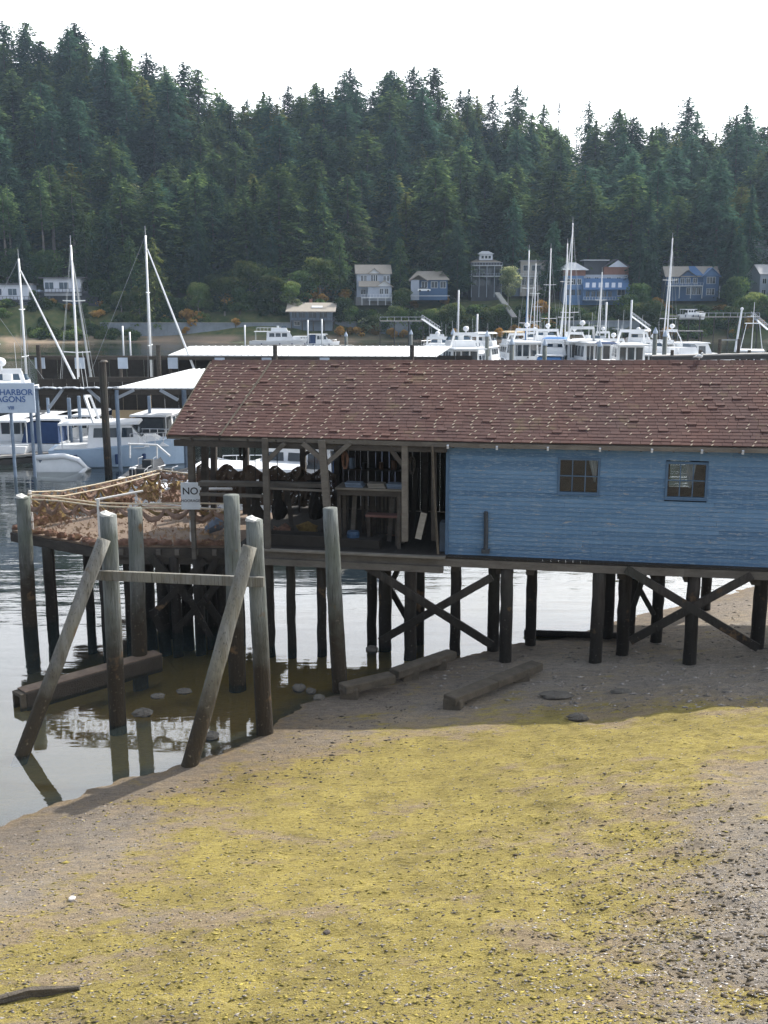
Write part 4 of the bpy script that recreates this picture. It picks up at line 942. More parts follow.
m.add(V_,[(j*(n1+1)+i,j*(n1+1)+i+1,(j+1)*(n1+1)+i+1,(j+1)*(n1+1)+i) for j in range(n2) for i in range(n1)]); o=m.build('net_backdrop','netmesh3'); s_=o.modifiers.new('s','SOLIDIFY'); s_.thickness=.02; tag(o,'dark net backdrop along the rear rail of the open bay','fishing net')  # net added as a dark backdrop, so the bay reads as dim inside
t=empty('tool_rack',P(370,470,5.4),'dark wooden shelf rack along the rear board wall of the open bay','shelf')
for z in (3.5,4.1,4.7): m=MB(); wbox(m,onv(345,470,5.2)[0],onv(405,470,5.2)[0],5.15,5.5,z,z+.04); m.build('shelf','beam_dk',t)
for k,(du,z) in enumerate([(.2,4.14),(.6,4.14),(1.1,4.14),(1.5,4.14),(.3,4.74),(.9,4.74),(1.4,4.74)]):
    u=onv(345,470,5.2)[0]+du; m=MB(); c0=W(u,5.3,z); m.tube([c0,c0+Vector((0,0,random.uniform(.18,.32)))],random.uniform(.07,.12),10); tag(m.build('storage_tin',random.choice(['blueboard','rust','beam_md','darkint'])),'old tin standing on the dark rear shelf rack of the bay','tin','tins on the rear shelf rack')
for k,(px,v,zz) in enumerate([(345,.6,5.1),(412,.7,5.0),(242,2.2,5.0)]):
    a=P(px,450,v); m=MB(); q=[(a.x+(.06+.02*math.sin(t_))*math.cos(t_*.63),a.y+.05*math.sin(t_*1.7),zz+.22*math.sin(t_*.63)) for t_ in range(32)]; m.tube(q,.025,5); m.tube([(a.x,a.y,zz+.18),(a.x,a.y,EZ(0)-.2)],.012,5); tag(m.build('rope_coil',['net_red','beam_dk','darkint'][k%3]),'rope coil hanging from the front tie beam of the open bay','rope','rope coils hanging in the bay')
# ---- net deck to the left
DZ=2.50
A=atz(243,546,DZ);B=atz(94,545,DZ);C_=atz(12,530,DZ);D=atz(158,503,DZ);E_=Vector((W(1.55,5.5,0).x,W(1.55,5.5,0).y,DZ)); A2=W(1.55,.5,0); 
poly=[(A.x,A.y),(A2.x,A2.y),(E_.x,E_.y+.5),(D.x,D.y),(C_.x,C_.y),(B.x,B.y)]
nd=empty('net_deck',(B.x+2,B.y+2,0),'low timber net deck on piles projecting over the water left of the shed','deck')
m=MB(); m.prism_z(poly,DZ-.06,DZ); m.build('planking','plank_tan',nd)
m=MB()
for a,b in ((A,B),(B,C_),(C_,D)): m.beam(a+Vector((0,0,-.2)),b+Vector((0,0,-.2)),.14,.26)
m.build('edge_beam','beam_dk',nd)
m=MB()
for k in range(8):
    f=(k+.5)/8; a=A.lerp(B,f); m.beam(a+Vector((0,-.15,-.16)),a+Vector((.2,5,-.16)),.12,.16)
m.build('joist_ends','beam_md',nd)
m=MB(); m.beam(A+Vector((0,.1,-.42)),B+Vector((0,.1,-.44)),.16,.22); m.build('lower_beam','beam_dk',nd)
def npile(px,Y,r=.15,top=DZ-.3,nm='pile',lean=(0,0)):
    x=at(px,600,Y).x; m=MB(); pile_mesh(m,x,Y,-2.2,top,r,lean=lean,taper=.93); m.build(nm,'pile_dk',nd,smooth=True)
for px,Y in [(50,28.6),(52,30.0),(163,27.9),(176,27.6),(187,28.3),(199,27.5),(212,28.2),(222,27.7),(105,27.8),(150,29),(130,28.2),(205,30.5),(170,30.5),(240,28.1),(90,29.5)]: npile(px,Y,random.uniform(.13,.18))
def nbrace(a,b,Y0,Y1,w=.2):
    m=MB(); m.beam(at(*a,Y0),at(*b,Y1),.1,w); m.build('cross_brace','pile_dk',nd)
nbrace((150,556),(190,600),27.5,27.5,.22); nbrace((157,560),(176,600),27.7,27.7,.2); nbrace((235,560),(205,600),27.4,27.4,.2); nbrace((218,556),(200,590),27.5,27.5,.18)
nbrace((155,612),(205,560),27.45,27.45,.18); nbrace((152,610),(165,640),27.5,27.6,.18); nbrace((205,600),(226,630),27.4,27.5,.2); nbrace((183,600),(222,560),27.6,27.6,.16); nbrace((175,630),(205,600),27.3,27.3,.17); nbrace((190,600),(212,640),27.2,27.2,.16)
# net fence: posts, rope rails, swagged netting
nf=empty('net_fence',(B.x,B.y,DZ),'rope rail with swags of reddish brown netting around the low net deck','net fence')
Pr=lambda px,py,Y: at(px,py,Y)
cL=Vector((C_.x+.1,C_.y,0)); cB=Vector((D.x,D.y,0))
RL=[at(28,492,29.6),at(62,491,30.5),at(98,484,31.6),at(130,477,32.6),at(159,470,33.7)]
RL2=[at(30,496,29.5),at(64,496,30.4),at(100,489,31.5),at(131,481,32.5),at(160,473,33.6)]
FR=[at(26,499,29.0),at(60,501,28.2),at(98,506,27.9),at(140,508,27.7),at(190,508,27.5),at(236,510,27.3)]
FR2=[at(28,494,29.1),at(60,498,28.4),at(98,503,28.0),at(140,504,27.8),at(190,503,27.6),at(236,504,27.4)]
BR=[at(159,470,33.7),at(190,474,33.2),at(222,476,33.0),at(255,476,33.0)]
m=MB()
for r_ in (RL,RL2,FR,FR2,BR): m.tube(r_,.024,6)
m.build('rope_rail','rope',nf)
m=MB()
for (px,py,Y,z) in [(30,492,29.5,0),(159,468,33.7,0),(98,500,27.9,0),(190,500,27.6,0)]:
    p=at(px,py,Y); m.tube([(p.x,p.y,DZ-.3),(p.x,p.y,p.z+.04)],.045,8)
m.build('rail_post','white_pipe',nf)
def swag(r_,nseg,drop,mat,nm,rad=.07):
    m=MB()
    for i in range(len(r_)-1):
        for k in range(nseg):
            a=r_[i].lerp(r_[i+1],k/nseg); b=r_[i].lerp(r_[i+1],(k+1)/nseg); dd=drop*random.uniform(.6,1.2); pts_=[]
            for j in range(7):
                f=j/6; p=a.lerp(b,f); p=p+Vector((random.uniform(-.03,.03),random.uniform(-.03,.03),-dd*4*f*(1-f)-.03)); pts_.append(p)
            m.tube(pts_,[rad*.4,rad*.8,rad*1.1,rad*1.2,rad*1.1,rad*.8,rad*.4],7,jit=.25)
    m.build(nm,mat,nf)
swag(RL,2,.28,'net_pink','netting_swag',.08); swag(RL2,2,.40,'net_ochre','netting_swag',.05); swag(FR,2,.28,'net_pink','netting_swag',.07); swag(FR2,1,.3,'net_ochre','netting_swag',.045); swag(BR,2,.25,'net_pink','netting_swag',.07)
# mesh sheets hanging under the left and back ropes
def sheet(r_,r_low,mat,nm):
    m=MB(); V_=[];n1=24;n2=5
    for j in range(n2+1):
        for i in range(n1+1):
            f=i/n1*(len(r_)-1); k=min(int(f),len(r_)-2); a=r_[k].lerp(r_[k+1],f-k); b=r_low(a); p=a.lerp(b,j/n2); V_.append(p+Vector((random.uniform(-.05,.05),random.uniform(-.05,.05),random.uniform(-.03,.03))))
    m.add(V_,[(j*(n1+1)+i,j*(n1+1)+i+1,(j+1)*(n1+1)+i+1,(j+1)*(n1+1)+i) for j in range(n2) for i in range(n1)]); o=m.build(nm,mat,nf); s_=o.modifiers.new('s','SOLIDIFY'); s_.thickness=.02; return o
sheet(RL,lambda a:Vector((a.x+.06,a.y-.1,DZ+.1)),'netmesh','hanging_netting')
sheet(BR,lambda a:Vector((a.x,a.y-.1,DZ+.06)),'netmesh','hanging_netting')
sheet(FR,lambda a:Vector((a.x,a.y+.05,DZ+.06)),'netmesh2','hanging_netting')
for i,(px,py,r_,h,mat,lab) in enumerate([(52,517,.5,.42,'net_ochre','ochre net heap at the left corner of the low deck'),(38,521,.35,.3,'net_red','reddish net heap beside the ochre heap at the deck corner'),(78,503,.55,.3,'net_red','reddish net heap behind the ochre heap'),(120,499,.55,.35,'net_red','dull red net heap near the white spar'),(150,493,.55,.42,'net_ochre','ochre net heap near the back corner of the deck'),(172,498,.5,.4,'net_pink','faded pink net heap left of the mooring sign'),(215,492,.5,.35,'net_red','brown net heap behind the mooring sign'),(112,487,.6,.3,'net_pink','faded net heap below the back rope rail'),(178,488,.4,.35,'net_ochre','yellow rope heap near the back of the deck')]):
    p=atz(px,py,DZ+.1); net_heap([(p.x,p.y)],r_,h,mat,lab,DZ)
m=MB()
for k in range(16):
    p=B.lerp(A,k/16)+Vector((random.uniform(-.1,.1),.12,.05)); m.ball(tuple(p),random.uniform(.09,.16),8,5,sc_=(1.7,1,.7),jit=.25)
for k in range(7):
    p=C_.lerp(B,k/7)+Vector((.1,.1,.06)); m.ball(tuple(p),random.uniform(.1,.15),8,5,sc_=(1.5,1,.8),jit=.25)
tag(m.build('net_roll','net_red'),'long roll of reddish netting laid along the front edge of the net deck','fishing net')
m=MB(); m.tube([at(95,500,30.2),at(143,491,31)],.035,7); tag(m.build('white_spar','white_pipe'),'white spar lying slanted over the nets on the deck','spar')
m=MB(); m.tube([at(196,489,30),at(232,489,29.6)],.04,7); m.tube([at(150,503,29),at(226,510,28.2)],.02,6); tag(m.build('white_pole','white_pipe'),'thin white pole across the deck behind the mooring sign','pole')
m=MB(); p=atz(222,527,DZ+.2); m.tube([p+Vector((-.45,.1,-.1)),p+Vector((-.1,0,.12)),p+Vector((.35,0,.32))],[.12,.2,.16],9,jit=.15); tag(m.build('grey_bundle','blueboard'),'grey tarpaulin bundle on the deck between sign post and grey pile','bundle')
# sign
p=at(190.5,496,27.15); sg=empty('mooring_sign',(p.x,p.y,DZ),'white NO MOORAGE sign on a wooden post at the edge of the net deck','sign')
m=MB(); m.box((p.x,p.y,p.z),(.51,.03,.74),0); m.build('sign_board','signwhite',sg,bevel=.006)
m=MB(); m.beam((p.x+.03,p.y+.09,DZ-.3),(p.x+.03,p.y+.09,p.z+.3),.11,.11); m.build('sign_post','beam_md',sg)
L=Matrix.Rotation(R(90),4,'X')
q=p-wloc(sg); textmesh('NO',.27,'signblack','lettering',sg,Matrix.Translation((q.x,q.y-.021,q.z+.13))@L)
textmesh('MOORAGE',.105,'signblack','lettering',sg,Matrix.Translation((q.x,q.y-.021,q.z-.13))@L)
# ---- tall free-standing piles
def fpile(pxb,pyb,pxt,pyt,r,label,z=0,Y=None,capm=True,low=-1.2):
    b=atz(pxb,pyb,z) if Y is None else at(pxb,pyb,Y); t=at(pxt,pyt,b.y)
    o=empty('mooring_pile',(b.x,b.y,0),label,'pile','free-standing grey piles')
    d=(t-b); m=MB(); k=10; s=low/ d.z if d.z else 0
    pts_=[b+d*(low/d.z)]+[b+d*(i/k)+Vector((random.uniform(-.008,.008),0,0)) for i in range(k+1)]
    m.tube(pts_,[r*1.06]+[r*(1.04-.1*i/k) for i in range(k+1)],16,jit=.025); m.build('shaft','pile_fg',o,smooth=True)
    if capm:
        m=MB(); m.tube([t+Vector((0,0,-.012)),t+Vector((0,0,.02)),t+Vector((.01,0,.028))],[r*.99,r*.93,r*.5],16,jit=.03); m.build('worn_top','cap',o)
    return o
fpile(30,626,23,497,.20,'leftmost tall grey pile at the outer corner of the net deck',Y=28.2,low=-3)
fpile(140,668,135,508,.19,'grey pile behind the mooring frame right of its left post',capm=False,low=-2)
fpile(237,672,231,495,.20,'thick blue-grey pile left of the right post of the mooring frame',Y=23.6,capm=False,low=-2)
fpile(340,691,330,508,.18,'tall grey pile in front of the open bay standing alone',capm=False)
# ---- mooring frame
mf=empty('mooring_trestle',atz(190,730,0),'weathered frame of two posts, a crossbeam and two leaning braces at the water edge','mooring frame')
def shaft(b,t,r0,r1,nm,mat,low=-.8,n=16):
    d=t-b; m=MB(); k=10; m.tube([b+d*(low/d.z)]+[b+d*(i/k)+Vector((random.uniform(-.006,.006),0,0)) for i in range(k+1)],[r0]+[r0+(r1-r0)*i/k for i in range(k+1)],n,jit=.025); return m.build(nm,mat,mf,smooth=True)
c1b=atz(118,725,-.05); c1t=at(108,515,c1b.y); c4b=atz(265,733,0); c4t=at(254,520,c4b.y)
for b,t in ((c1b,c1t),(c4b,c4t)):
    s_=shaft(b,t,.185,.175,'post','pile_fg'); m=MB(); m.tube([t+Vector((0,0,-.01)),t+Vector((0,0,.03)),t+Vector((.01,0,.04))],[.178,.165,.09],16,jit=.03); m.build('worn_top','cap',s_)
yb=c4b.y-.30
a=at(96,575,c1b.y-.27); b=at(264,582,c4b.y-.27); m=MB(); m.beam(a,b,.10,.21); m.build('crossbeam','brace_fg',mf,bevel=.012)
b0=atz(22,756,-.05); t0=at(104,539,c1b.y-.36); s_=shaft(b0,t0,.15,.14,'leaning_brace','brace_fg')
b0=atz(190,765,0); t0=at(250,546,c4b.y-.45); s_=shaft(b0,t0,.17,.145,'leaning_brace','brace_fg')
# ---- hollow log in the water
a=atz(20,706,.05)+Vector((0,0,.0)); b=atz(158,661,.12)
a=atz(22,700,.12); lg=empty('squared_log',(a.x,a.y,0),'big dark squared timber with a split end floating behind the left leaning brace','log')
m=MB(); m.beam(a,b,.46,.46); o=m.build('beam','log',lg,bevel=.04)
m=MB(); d_=(b-a).normalized(); x_=d_.cross(Vector((0,0,1))).normalized()
for s0,w0,h0 in ((-.17,.07,.4),(.17,.07,.4)): m.beam(a+x_*s0-d_*.12,a+x_*s0+d_*.02,w0,h0)
m.beam(a+Vector((0,0,.17))-d_*.12,a+Vector((0,0,.17))+d_*.02,.4,.07); m.build('split_end','timber_b',lg)
m=MB(); m.beam(a+Vector((0,0,.236)),b+Vector((0,0,.236)),.40,.02); m.build('lit_top','plank_tan',lg)  # tan plate puts the sunlit look of the upper face into the colour
# ---- old beach timbers on blocks
def timber(pts_,w,h,label,blocks):
    p=[on_ground(*q) for q in pts_]; o=empty('beach_timber',p[0],label,'timber')
    m=MB()
    for i in range(len(p)-1):
        zz=h*1.0
        m.beam(p[i]+Vector((0,0,zz)),p[i+1]+Vector((0,0,zz-.02*i)),w,h*.8)
    bm_=m.build('beam','timber_b',o,bevel=.03)
    for f,i in blocks:
        q=p[i].lerp(p[i+1],f); m=MB(); m.box((q.x,q.y,q.z+.1),(.42,.3,h*1.3),random.uniform(-.4,.4)); m.build('block','timber_b',o,bevel=.03)
    return o
timber([(342,700),(392,688)],.36,.26,'thick old squared timber lying on blocks below the tall grey pile',[(.15,0)])
timber([(394,684),(452,664)],.34,.26,'weathered squared timber continuing right from the thick one on blocks',[(.25,0),(.75,0)])
timber([(449,711),(492,693),(537,674)],.36,.24,'separate weathered squared timber lying on the shaded mud right of the others',[(.1,0),(.6,1)])
# ================================================================== MARINA
def loft(m,secs,close_ends=True,tone=.5):
    n=len(secs[0]); b=len(m.v); m.v+= [tuple(p) for s in secs for p in s]
    fs=[]
    for i in range(len(secs)-1):
        for k in range(n-1): a=b+i*n+k; fs.append((a,a+1,a+1+n,a+n))
    if close_ends: fs.append(tuple(b+k for k in range(n))[::-1]); fs.append(tuple(b+(len(secs)-1)*n+k for k in range(n)))
    m.f+=fs; m.t+=[tone]*len(fs)
def hull(L,B,fb,bow=.35,trans=.85):
    m=MB(); secs=[]
    for i in range(11):
        t=i/10; x=-L/2+L*t
        w=B/2*(trans+(1-trans)*min(1,t/.35)) if t<.4 else B/2*max(.02,(1-((t-.4)/.6)**2.2))
        z=fb*(1+.45*t**2*(1+bow)); xo=x+ (.06*L*(t**4))
        secs.append([(xo-.05*L*t**3,-w*.35*(1-t*.5),-.35),(xo-.03*L*t**3,-w*.82,.05),(xo,-w,z),(xo,-w*.96,z+.02),(xo,0,z+.06),(xo,w*.96,z+.02),(xo,w,z),(xo-.03*L*t**3,w*.82,.05),(xo-.05*L*t**3,w*.35*(1-t*.5),-.35)])
    loft(m,secs); return m
def cabin(m,x0,x1,w,z0,z1,rake_f=.5,rake_b=.1,tap=.88):
    m.hexa([(x0,-w/2,z0),(x1,-w/2,z0),(x1,w/2,z0),(x0,w/2,z0),(x0+rake_b,-w/2*tap,z1),(x1-rake_f,-w/2*tap,z1),(x1-rake_f,w/2*tap,z1),(x0+rake_b,w/2*tap,z1)],.5)
def winband(x0,x1,w,z0,z1,zc0,zc1,rake_f,rake_b,tap,n,side,root,mat='glass'):
    # side windows on a raked cabin, each a mesh
    for k in range(n):
        a=x0+(x1-x0)*(k+.08)/n; b=x0+(x1-x0)*(k+.92)/n
        f0=(z0-zc0)/(zc1-zc0); f1=(z1-zc0)/(zc1-zc0)
        y0=side*w/2*(1-(1-tap)*f0); y1=side*w/2*(1-(1-tap)*f1); m=MB(); e=side*.02
        m.hexa([(a,y0-e,z0),(b,y0-e,z0),(b,y0+e,z0),(a,y0+e,z0),(a+.05,y1-e,z1),(b-.05,y1-e,z1),(b-.05,y1+e,z1),(a+.05,y1+e,z1)]); m.build('window',mat,root,world=False)
def rail(root,x0,x1,w,z,h=.6,n=6,taper=0,mat='steel'):
    m=MB()
    for s in (-1,1):
        pts=[]
        for i in range(n+1):
            t=i/n; x=x0+(x1-x0)*t; y=s*w/2*(1-taper*t*t); m.tube([(x,y,z),(x,y,z+h)],.018,4); pts.append((x,y,z+h))
        m.tube(pts,.022,4)
    m.build('railing',mat,root,world=False)
def transom_windows(root,x,w,z0,z1,n,mat='glass',zs=None):
    for k in range(n):
        a=-w/2+w*(k+.1)/n; b=-w/2+w*(k+.9)/n; m=MB(); m.hexa([(x-.03,a,z0),(x+.01,a,z0),(x+.01,b,z0),(x-.03,b,z0),(x-.03,a,z1),(x+.01,a,z1),(x+.01,b,z1),(x-.03,b,z1)]); m.build('window',mat,root,world=False)
def motor(name,px,Y,L,B,rz,label,fb=1.2,fly=True,bim=None,arch=True,dome=True,hullc='white',cabc='white',mast=0,cat='boat',ch=1.9,grp=None,canopy=None,zo=0,dinghy=False,tower=False):
    x=at(px,340,Y).x; t=empty(name,(x,Y,zo),label,cat,grp,R(rz))
    hull(L,B,fb).build('hull',hullc,t,world=False,smooth=False)
    m=MB(); m.prism_z([(-L*.46,-B*.44),(L*.2,-B*.44),(L*.2,B*.44),(-L*.46,B*.44)],fb+.05,fb+.10); m.build('deck','white2',t,world=False)
    m=MB(); z=fb+.08; cabin(m,-L*.22,L*.24,B*.78,z,z+ch,1.1,.15); cabin(m,L*.16,L*.38,B*.6,z,z+ch*.45,.9,.1); m.build('cabin',cabc,t,world=False)
    for s in (-1,1): winband(-L*.18,L*.13,B*.78,z+ch*.45,z+ch*.86,z,z+ch,1.1,.15,.88,3,s,t)
    transom_windows(t,-L*.22+.08,B*.66,z+ch*.15,z+ch*.88,3)
    m=MB(); m.hexa([(L*.24-.45,-B*.3,z+ch*.45),(L*.24-.4,-B*.3,z+ch*.45),(L*.24-.4,B*.3,z+ch*.45),(L*.24-.45,B*.3,z+ch*.45),(L*.24-.95,-B*.28,z+ch*.9),(L*.24-.9,-B*.28,z+ch*.9),(L*.24-.9,B*.28,z+ch*.9),(L*.24-.95,B*.28,z+ch*.9)]); m.build('windshield','glass',t,world=False)
    # overhanging cabin top
    m=MB(); m.hexa([(-L*.42,-B*.42,z+ch),(L*.17,-B*.40,z+ch),(L*.17,B*.40,z+ch),(-L*.42,B*.42,z+ch),(-L*.42,-B*.41,z+ch+.12),(L*.16,-B*.38,z+ch+.12),(L*.16,B*.38,z+ch+.12),(-L*.42,B*.41,z+ch+.12)]); m.build('cabin_top','white',t,world=False)
    m=MB()
    for s in (-1,1): m.tube([(-L*.4,s*B*.38,fb),(-L*.4,s*B*.38,z+ch)],.035,5)
    m.build('top_support','white2',t,world=False)
    zt=z+ch+.12
    if fly:
        m=MB(); cabin(m,-L*.14,L*.13,B*.66,zt,zt+.75,.35,.05,.94); m.build('flybridge','white',t,world=False)
        m=MB(); cabin(m,L*.02,L*.115,B*.6,zt+.755,zt+1.12,.28,.25,.9); m.build('venturi_screen','glass2',t,world=False); rail(t,-L*.38,-L*.14,B*.76,zt,.75,4)
        m=MB(); m.box((-L*.03,0,zt+.95),(.5,.55,.5)); m.build('helm_seat','white2',t,world=False)
    if arch:
        m=MB(); za=zt+1.5
        for s in (-1,1): m.beam((-L*.16,s*B*.36,zt),(-L*.22,s*B*.30,za),.26,.09)
        m.beam((-L*.22,-B*.32,za),(-L*.22,B*.32,za),.12,.34); m.build('radar_arch','white',t,world=False)
        if dome: m=MB(); m.tube([(-L*.22,0,za),(-L*.22,0,za+.35)],.09,8); m.ball((-L*.22,0,za+.58),.34,12,8,sc_=(1,1,.85)); m.build('radar_dome','white',t,world=False,smooth=True); 
        m=MB(); m.tube([(-L*.22,B*.25,za),(-L*.25,B*.25,za+2.4)],.014,4); m.build('antenna','white2',t,world=False); m=MB(); m.tube([(-L*.22,-B*.25,za),(-L*.24,-B*.25,za+1.8)],.014,4); m.build('antenna','white2',t,world=False)
    if bim:
        m=MB(); zb=zt+1.75; m.hexa([(-L*.16,-B*.36,zb),(L*.10,-B*.36,zb),(L*.10,B*.36,zb),(-L*.16,B*.36,zb),(-L*.12,-B*.28,zb+.2),(L*.07,-B*.28,zb+.2),(L*.07,B*.28,zb+.2),(-L*.12,B*.28,zb+.2)]); m.build('bimini',bim,t,world=False)
        m=MB(); 
        for s in (-1,1):
            for xx in (-L*.14,L*.08): m.tube([(xx,s*B*.34,zt),(xx,s*B*.34,zb)],.02,4)
        m.build('bimini_frame','steel',t,world=False)
    if canopy:
        m=MB(); m.hexa([(-L*.48,-B*.40,z+ch*.0),(-L*.22,-B*.40,z),(-L*.22,B*.40,z),(-L*.48,B*.40,z),(-L*.42,-B*.34,z+ch*.92),(-L*.22,-B*.34,z+ch*.98),(-L*.22,B*.34,z+ch*.98),(-L*.42,B*.34,z+ch*.92)]); m.build('cockpit_canopy',canopy,t,world=False)
    rail(t,L*.1,L*.46,B*.84,fb*1.25,.6,6,.75)
    m=MB()
    for s in (-1,1):
        for xx in (-L*.3,0,L*.2): m.tube([(xx,s*B*.5,.25),(xx,s*B*.51,.8)],.11,7)
    m.build('fender','navy',t,world=False)
    if mast: m=MB(); m.tube([(-L*.02,0,zt),(-L*.02,0,zt+mast)],[.06,.03],6); m.tube([(-L*.02,-.7,zt+mast*.7),(-L*.02,.7,zt+mast*.7)],.02,4); m.build('signal_mast','alu',t,world=False)
    if tower:
        m=MB()
        for s in (-1,1):
            for xx in (-L*.16,L*.04): m.tube([(xx,s*B*.34,zt),(xx*.6-.1,s*B*.2,zt+3)],.035,5)
        m.hexa([(-1.1,-B*.26,zt+3),(.7,-B*.26,zt+3),(.7,B*.26,zt+3),(-1.1,B*.26,zt+3),(-1.1,-B*.26,zt+3.08),(.7,-B*.26,zt+3.08),(.7,B*.26,zt+3.08),(-1.1,B*.26,zt+3.08)]); m.build('tower','white',t,world=False)
    return t
def sail(name,px,Y,L,B,rz,mh,label,hullc='white',cover='navy',furl='white2',lean=0,boom=True,grp=None,sp=2,radar=False,zo=0):
    x=at(px,340,Y).x; t=empty(name,(x,Y,zo),label,'sailboat',grp,R(rz))
    hull(L,B,.95,.2,.6).build('hull',hullc,t,world=False)
    m=MB(); cabin(m,-L*.1,L*.25,B*.6,.95,1.5,.8,.1,.85); m.build('cabin','white',t,world=False)
    for s in (-1,1): winband(-L*.06,L*.14,B*.6,1.12,1.36,.95,1.5,.8,.1,.85,3,s,t)
    m=MB(); m.tube([(L*.08,0,.9),(L*.08+lean,0,mh)],[.105,.075],8); mt=m.build('mast','alu',t,world=False,smooth=True)
    for k in range(sp):
        m=MB(); z=mh*(.42+.28*k); m.tube([(L*.08+lean*z/mh,-B*(.30-.05*k),z+.05),(L*.08+lean*z/mh,0,z),(L*.08+lean*z/mh,B*(.30-.05*k),z+.05)],.035,5); m.build('spreader','alu',mt,world=False)
    m=MB(); m.tube([(L*.08+lean,0,mh),(L*.08+lean,0,mh+.7)],.015,4); m.build('masthead_antenna','alu',mt,world=False)
    m=MB()
    for s in (-1,1): m.tube([(L*.07,s*B*.46,1.1),(L*.08+lean*.42,s*B*.30,mh*.42),(L*.08+lean*.97,0,mh*.97)],.012,4)
    m.tube([(-L*.48,0,1.2),(L*.08+lean,0,mh)],.012,4); m.build('rigging','wire',t,world=False)
    m=MB(); m.tube([(L*.49,0,1.3),(L*.09+lean*.95,0,mh*.93)],[.11,.05],7); m.build('furled_jib',furl,t,world=False)
    if boom:
        m=MB(); m.tube([(L*.06,0,2.2),(-L*.36,0,2.35)],.07,7); m.build('boom','alu',t,world=False)
        m=MB(); m.tube([(L*.06,0,2.5),(-L*.1,0,2.48),(-L*.36,0,2.5)],[.24,.17,.1],8); m.build('sail_cover',cover,t,world=False)
    rail(t,-L*.46,L*.47,B*.84,1.05,.6,9,.3)
    return t
# --- right basin, front rank
motor('motor_yacht',470,129,12.5,4.2,62,'white flybridge cruiser with radar arch moored nearest the white shed roof end',arch=True,dome=True,mast=2.4)
motor('small_cruiser',498,118,8,3,80,'low white cruiser under a dark grey canopy just above the shed roof',fb=.9,fly=False,arch=False,ch=1.5,canopy='blackc')
sail('sailboat',527,136,11,3.4,85,16.0,'white sailboat with a blue furled jib left of the tallest mast',furl='bluec',cover='blackc')
motor('trawler',536,144,11,3.8,100,'white trawler with dark pilothouse windows behind the blue-jib sailboat',mast=6.2,arch=False,fly=False,ch=2.7,fb=1.6,bim=None)
motor('motor_yacht',556,126,12,4.0,72,'white cruiser with blue side canvas left of the tallest mast',bim='bluec',dome=False,canopy='bluec')
sail('sailboat',571,134,14,4,95,19.3,'white sailboat with the tallest mast of the marina',cover='white2',sp=2)
sail('sailboat',566,146,11,3.6,88,17.5,'white sailboat with a leaning mast beside the tallest mast',lean=.9,cover='tanc')
motor('motor_yacht',590,140,15,4.6,40,'large white motor yacht with tan flybridge panels right of the tallest mast',ch=2.2,fb=1.5,mast=3.0,dome=True)
motor('small_cruiser',606,115,8.5,3.1,85,'white cruiser with a peaked navy canopy in front of the large yacht',fb=1.0,fly=False,arch=False,canopy='navy',bim='navy')
motor('motor_yacht',618,132,12,4.1,65,'white flybridge cruiser with a tall white radar dome post',dome=True,mast=4.0)
motor('small_cruiser',640,112,8.5,3.2,95,'white runabout with an arched dark cockpit cover near the long dock',fb=.9,fly=False,arch=False,ch=1.4,canopy='blackc')
sail('sailboat',668,134,11.5,3.6,82,17.4,'white sailboat with a lone tall mast right of the radar dome cruiser',cover='tanc',lean=0)
motor('motor_yacht',682,129,12,4.1,28,'white cruiser with a long raked bow next to the lone mast',dome=True,mast=2,ch=1.8)
motor('fishing_boat',752,123,10,3.6,70,'white fishing boat with outrigger poles at the right edge of the marina',fly=False,arch=False,ch=2.4,fb=1.3,mast=5.5,tower=True)
x=at(738,330,88); m=MB(); m.tube([at(735,352,122),at(742,309,123)],[.14,.11],8); m.ball(tuple(at(742,309,123)),.2,8,6); tag(m.build('outrigger_pole','white'),'thick white leaning pole left of the fishing boat','pole')
motor('fishing_boat',790,129,11,3.8,60,'white boat partly cut by the right picture edge',fly=True)
motor('motor_yacht',535,165,13,4.3,80,'white cruiser in the second rank behind the blue-jib sailboat',dome=True)
motor('motor_yacht',512,157,11,3.9,100,'white cruiser between the flybridge cruiser and the blue-jib sailboat',dome=False,bim='tanc')
motor('motor_yacht',640,165,13,4.3,70,'white cruiser in the second rank behind the radar dome cruiser',dome=True,bim='white2')
motor('small_cruiser',600,168,9,3.3,90,'small white cruiser in the second rank behind the navy canopy',fly=False,arch=True)
motor('motor_yacht',447,151,11,3.8,50,'white cruiser behind the end of the white shed roof',dome=False)

for px,Y,rz,lab,kw in [(440,140,80,'white sedan cruiser tucked behind the end of the white moorage roof',dict(fly=True,dome=True)),(485,150,70,'white cruiser in the second rank right of the flybridge cruiser',dict(fly=True,dome=False,bim='white2')),(522,135,95,'white cruiser with dark windows at the foot of the blue-jib sailboat',dict(fly=False,arch=True,ch=2.6,fb=1.7)),(545,140,88,'tall white cabin boat between the two tallest masts and the trawler',dict(fly=True,dome=True,ch=2.4,fb=1.7)),(577,126,92,'white stern of a large cabin boat right below the tallest mast',dict(fly=False,arch=True,dome=True,ch=2.8,fb=1.9)),(592,122,96,'white boxy pilothouse boat with dark doors left of the navy canopy',dict(fly=False,arch=False,ch=2.9,fb=1.8)),(628,124,86,'white boxy cabin boat between the navy canopy and the arched cover',dict(fly=False,arch=True,dome=False,ch=2.6,fb=1.8)),(652,128,80,'white boat behind the capped pile left of the lone mast',dict(fly=True,dome=True)),(690,136,12,'long-bowed white cruiser ending the row at the open water',dict(fly=False,arch=True,ch=2.4,fb=1.7)),(460,118,100,'white cabin stern with three dark windows above the boathouse roof',dict(fly=True,arch=True,ch=2.5,fb=1.7))]:
    motor('motor_yacht',px,Y,12,4.4,rz,lab,**kw)
